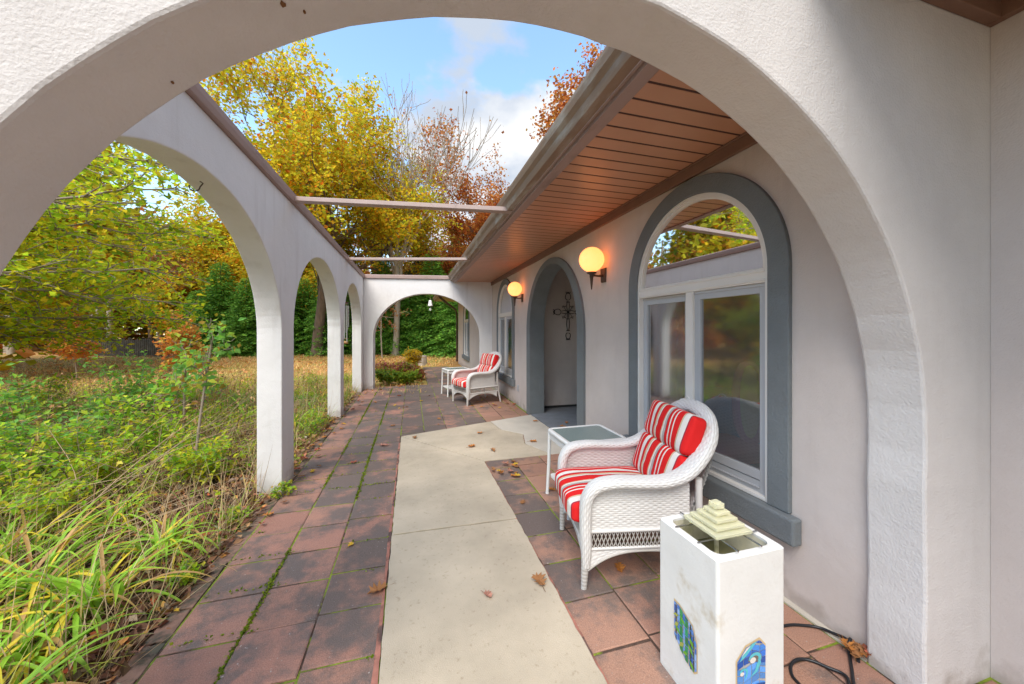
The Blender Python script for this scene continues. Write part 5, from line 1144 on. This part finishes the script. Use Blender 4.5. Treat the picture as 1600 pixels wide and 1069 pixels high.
for k in range(420):
    x0, y0 = -1.8-rng.random()*7, rng.uniform(3.6, 10); hh_ = rng.uniform(.35, .95)*(1 if y0 < 7 else .7); p = [np.array([x0, y0, -.04])]; dd = norm([rng.normal(0, .15), rng.normal(0, .15), 1])
    for s_ in range(6): dd = norm(dd+rng.normal(0, .06, 3)); p.append(p[-1]+dd*hh_/6)
    g.tube(p, np.linspace(.0035, .0015, 7), 3, caps=False, col=np.array([.24, .14, .08])*rng.uniform(.6, 1.5))
    for s_ in range(2, 7):
        for e in range(rng.integers(0, 5)): PL.append(p[s_]+rng.normal(0, .018, 3))
leaves(g, np.array(PL), .06, rng, [((.42, .25, .12), 4), ((.30, .16, .08), 3), ((.55, .36, .15), 2), ((.50, .48, .08), 2)], wid=.4, up=.1, droop=.5)
tag(g.build('dry_weeds', 'litterm'), 'thin upright brown weed stems at the back of the planting bed', 'dry weeds', kind='stuff')
g = Geo(); n = 52000; yy = 8.5+15*rng.random(n)**1.0; xx = rng.uniform(-1, 1, n)*16-8; k = ~((xx > .3) & (yy < 15)) & ~((xx > 1.7) & (yy < 16.2)); xx, yy = xx[k], yy[k]
blades(g, len(xx), xx, yy, .13, [((.80, .56, .24), 4), ((.78, .44, .15), 3), ((.56, .52, .12), 2), ((.72, .60, .22), 2)], .008, rng, (.6, 1.5), (.2, 1.4))
n = 6500; xx = rng.uniform(-26, 4, n); yy = rng.uniform(9, 25, n); k = ~((xx > .3) & (yy < 15)) & ~((xx > 1.7) & (yy < 16.2)); leaves(g, np.stack([xx[k], yy[k], rng.uniform(-.03, .03, k.sum())], 1), .13, rng, [((.66, .32, .10), 4), ((.62, .42, .17), 3), ((.48, .22, .08), 2)], wid=.7, up=.7)
tag(g.build('lawn_grass', 'blade'), 'tawny autumn lawn strewn with fallen leaves', 'lawn grass', kind='stuff')
# fallen leaves on the patio: each its own object
def oakleaf(seed, size, col):
    rng = np.random.default_rng(seed); g = Geo(); n = 10
    o = [(0, -.5), (.05, -.42), (.22, -.40), (.12, -.24), (.40, -.18), (.16, -.02), (.42, .12), (.18, .2), (.26, .42), (.08, .38), (0, .56)]
    o = np.array(o+[(-x, y) for x, y in o[-2:0:-1]])*size; o += rng.normal(0, size*.02, o.shape)
    fold = rng.uniform(.2, .7); z = np.abs(o[:, 0])*fold+rng.normal(0, size*.05, len(o))+.25*np.abs(o[:, 1])**2/size
    V = np.c_[o, z]; c = np.array([[0, 0, 0]]); V = np.vstack([V, c]); m = len(o); V[:, 2] -= V[:, 2].min()-.002
    g.add(V, [[i, (i+1) % m, m] for i in range(m)], 0, False, np.array(col)*rng.uniform(.85, 1.15, (m, 1)))
    g.tube([(0, -.45*size, .004), (0, -.85*size, .006)], .0015, 4, col=np.array(col)*.6)
    return g.build('fallen_leaf', 'litterm', origin=(0, 0, 0))
BR, OR_, YE, PK = (.36, .17, .07), (.50, .20, .05), (.62, .40, .05), (.45, .22, .16)
LV = [(.725, 1.969, .115, BR, 'large curled brown oak leaf on the concrete path right of centre'), (-.185, 2.16, .11, BR, 'large torn brown leaf on the left edge of the concrete path'), (.408, 1.94, .06, PK, 'small pinkish leaf lying in the middle of the concrete path'), (-.404, 2.667, .05, YE, 'small yellow leaf on the dark tiles left of the path'), (-.339, 4.824, .11, PK, 'long reddish leaf at the left end of the diagonal joint'), (.042, 5.018, .09, BR, 'brown leaf on the far corner of the path joint'), (.729, 4.445, .10, OR_, 'brown orange leaf lying on the diagonal joint'), (1.254, 3.078, .075, OR_, 'orange leaf on the tiles between the path and the side table'), (.923, 2.92, .07, BR, 'curled brown leaf on the dark tiles right of the path'), (1.541, 4.425, .10, OR_, 'orange brown leaf on the pale smooth landing'), (.955, 4.236, .09, BR, 'dark leaf lying on the landing near the path corner'), (.936, 4.979, .09, OR_, 'tan leaf in the middle of the landing'), (2.2, 4.95, .11, OR_, 'large tan leaf on the grey entrance floor'), (2.35, 5.15, .09, OR_, 'smaller tan leaf farther in on the grey entrance floor'), (1.92, 5.4, .09, OR_, 'tan leaf at the threshold of the entrance'), (-1.0, 4.15, .08, YE, 'tan leaf on the tiles beside the nearest column'), (-.62, 4.30, .08, (.42, .12, .07), 'reddish leaf on the tiles past the nearest column'), (-1.2, 2.3, .035, YE, 'tiny yellow leaf on the edging by the lilies'), (1.25, 1.95, .09, OR_, 'orange leaf beneath the near chair')]
protos_l = []
for k, (x, y, s_, c, lab) in enumerate(LV):
    o = oakleaf(400+k, s_, c); o.location = (x, y, .016 if (-.14 < x < .79 and y < 5.2) or (y > 3.94 and .79 < x < 1.99 and y < 5.8) else (.02 if x > 2.0 else .004)); o.rotation_euler = (0, 0, k*1.9); tag(o, lab, 'leaf', 'dry leaves scattered on the patio'); protos_l.append(o)
rng = np.random.default_rng(500); pool = []
for k in range(9): pool.append(oakleaf(450+k, .075, [BR, OR_, (.42, .12, .07), YE, PK, BR, (.26, .12, .06), OR_, BR][k]))
def scat(n, f, lab, gp):
    for i in range(n):
        x, y, z = f(); s = pool[rng.integers(9)]
        if s.get('label') is None: o = s
        else: o = s.copy(); COL.objects.link(o)
        o.location = (x, y, z); o.rotation_euler = (rng.normal(0, .15), rng.normal(0, .15), rng.uniform(0, 6.3)); q = rng.uniform(.6, 1.2); o.scale = (q, q, q); tag(o, lab, 'leaf', gp)
scat(46, lambda: (rng.uniform(1.25, 1.95), rng.uniform(6.3, 8.6), .006+rng.random()*.02), 'dry brown leaf in the drift on the tiles around the far chair', 'dry leaves drifted around the far chair')
scat(26, lambda: (rng.uniform(-1.05, 1.2), rng.uniform(5.6, 9.4), .005), 'small dry leaf scattered on the dark tiles beyond the path', 'dry leaves scattered on the far tiles')
scat(16, lambda: (rng.uniform(.82, 1.1), rng.uniform(3.4, 3.92), .006+rng.random()*.02), 'dry leaf in the little heap in the corner between path and landing', 'dry leaves heaped at the path corner')
scat(40, lambda: (rng.uniform(-1.24, -.95)-abs(rng.normal(0, .05)), rng.uniform(3.0, 9.0), .008+rng.random()*.01), 'dry leaf caught along the brick edging of the bed', 'dry leaves along the brick edging')
scat(30, lambda: (rng.uniform(-1.1, .3), rng.uniform(9.75, 10.15), -.01+rng.random()*.03), 'dry leaf lying in front of the bed beyond the end arch', 'dry leaves in front of the far bed')
scat(10, lambda: (rng.uniform(1.92, 2.0), rng.uniform(1.10, 1.16), .01+rng.random()*.03), 'dry leaf in the corner beside the black cable and the arch', 'dry leaves in the corner by the cable')
for o in pool:
    if o.get('label') is None: bpy.data.objects.remove(o)
# moss tufts in the joints
n = 12000; g = Geo(); jx = np.array([-1.125+S, -1.125+2*S]); a = rng.random(n) < .7
x = np.where(a, jx[rng.integers(0, 2, n)]+rng.normal(0, .007, n), rng.uniform(-1.12, -.15, n)); y0_ = np.floor(rng.uniform(-2, 30, n))*.322-2.47+.015
y = np.where(a, rng.uniform(.8, 9.4, n), y0_+rng.normal(0, .006, n)); keep = (np.sin(y*2.3+x*3)+np.sin(y*5.1+1)+np.sin(x*7+y) > -.35) & (y > .5) & (y < 9.4); x, y = x[keep], y[keep]
leaves(g, np.stack([x, y, rng.uniform(-.004, .003, len(x))], 1), .017, rng, [((.25, .34, .02), 3), ((.33, .40, .03), 2), ((.14, .22, .02), 2)], wid=.7, up=.8)
tag(g.build('joint_moss', 'leafm'), 'bright green moss growing in the joints between the tiles', 'moss', kind='stuff')
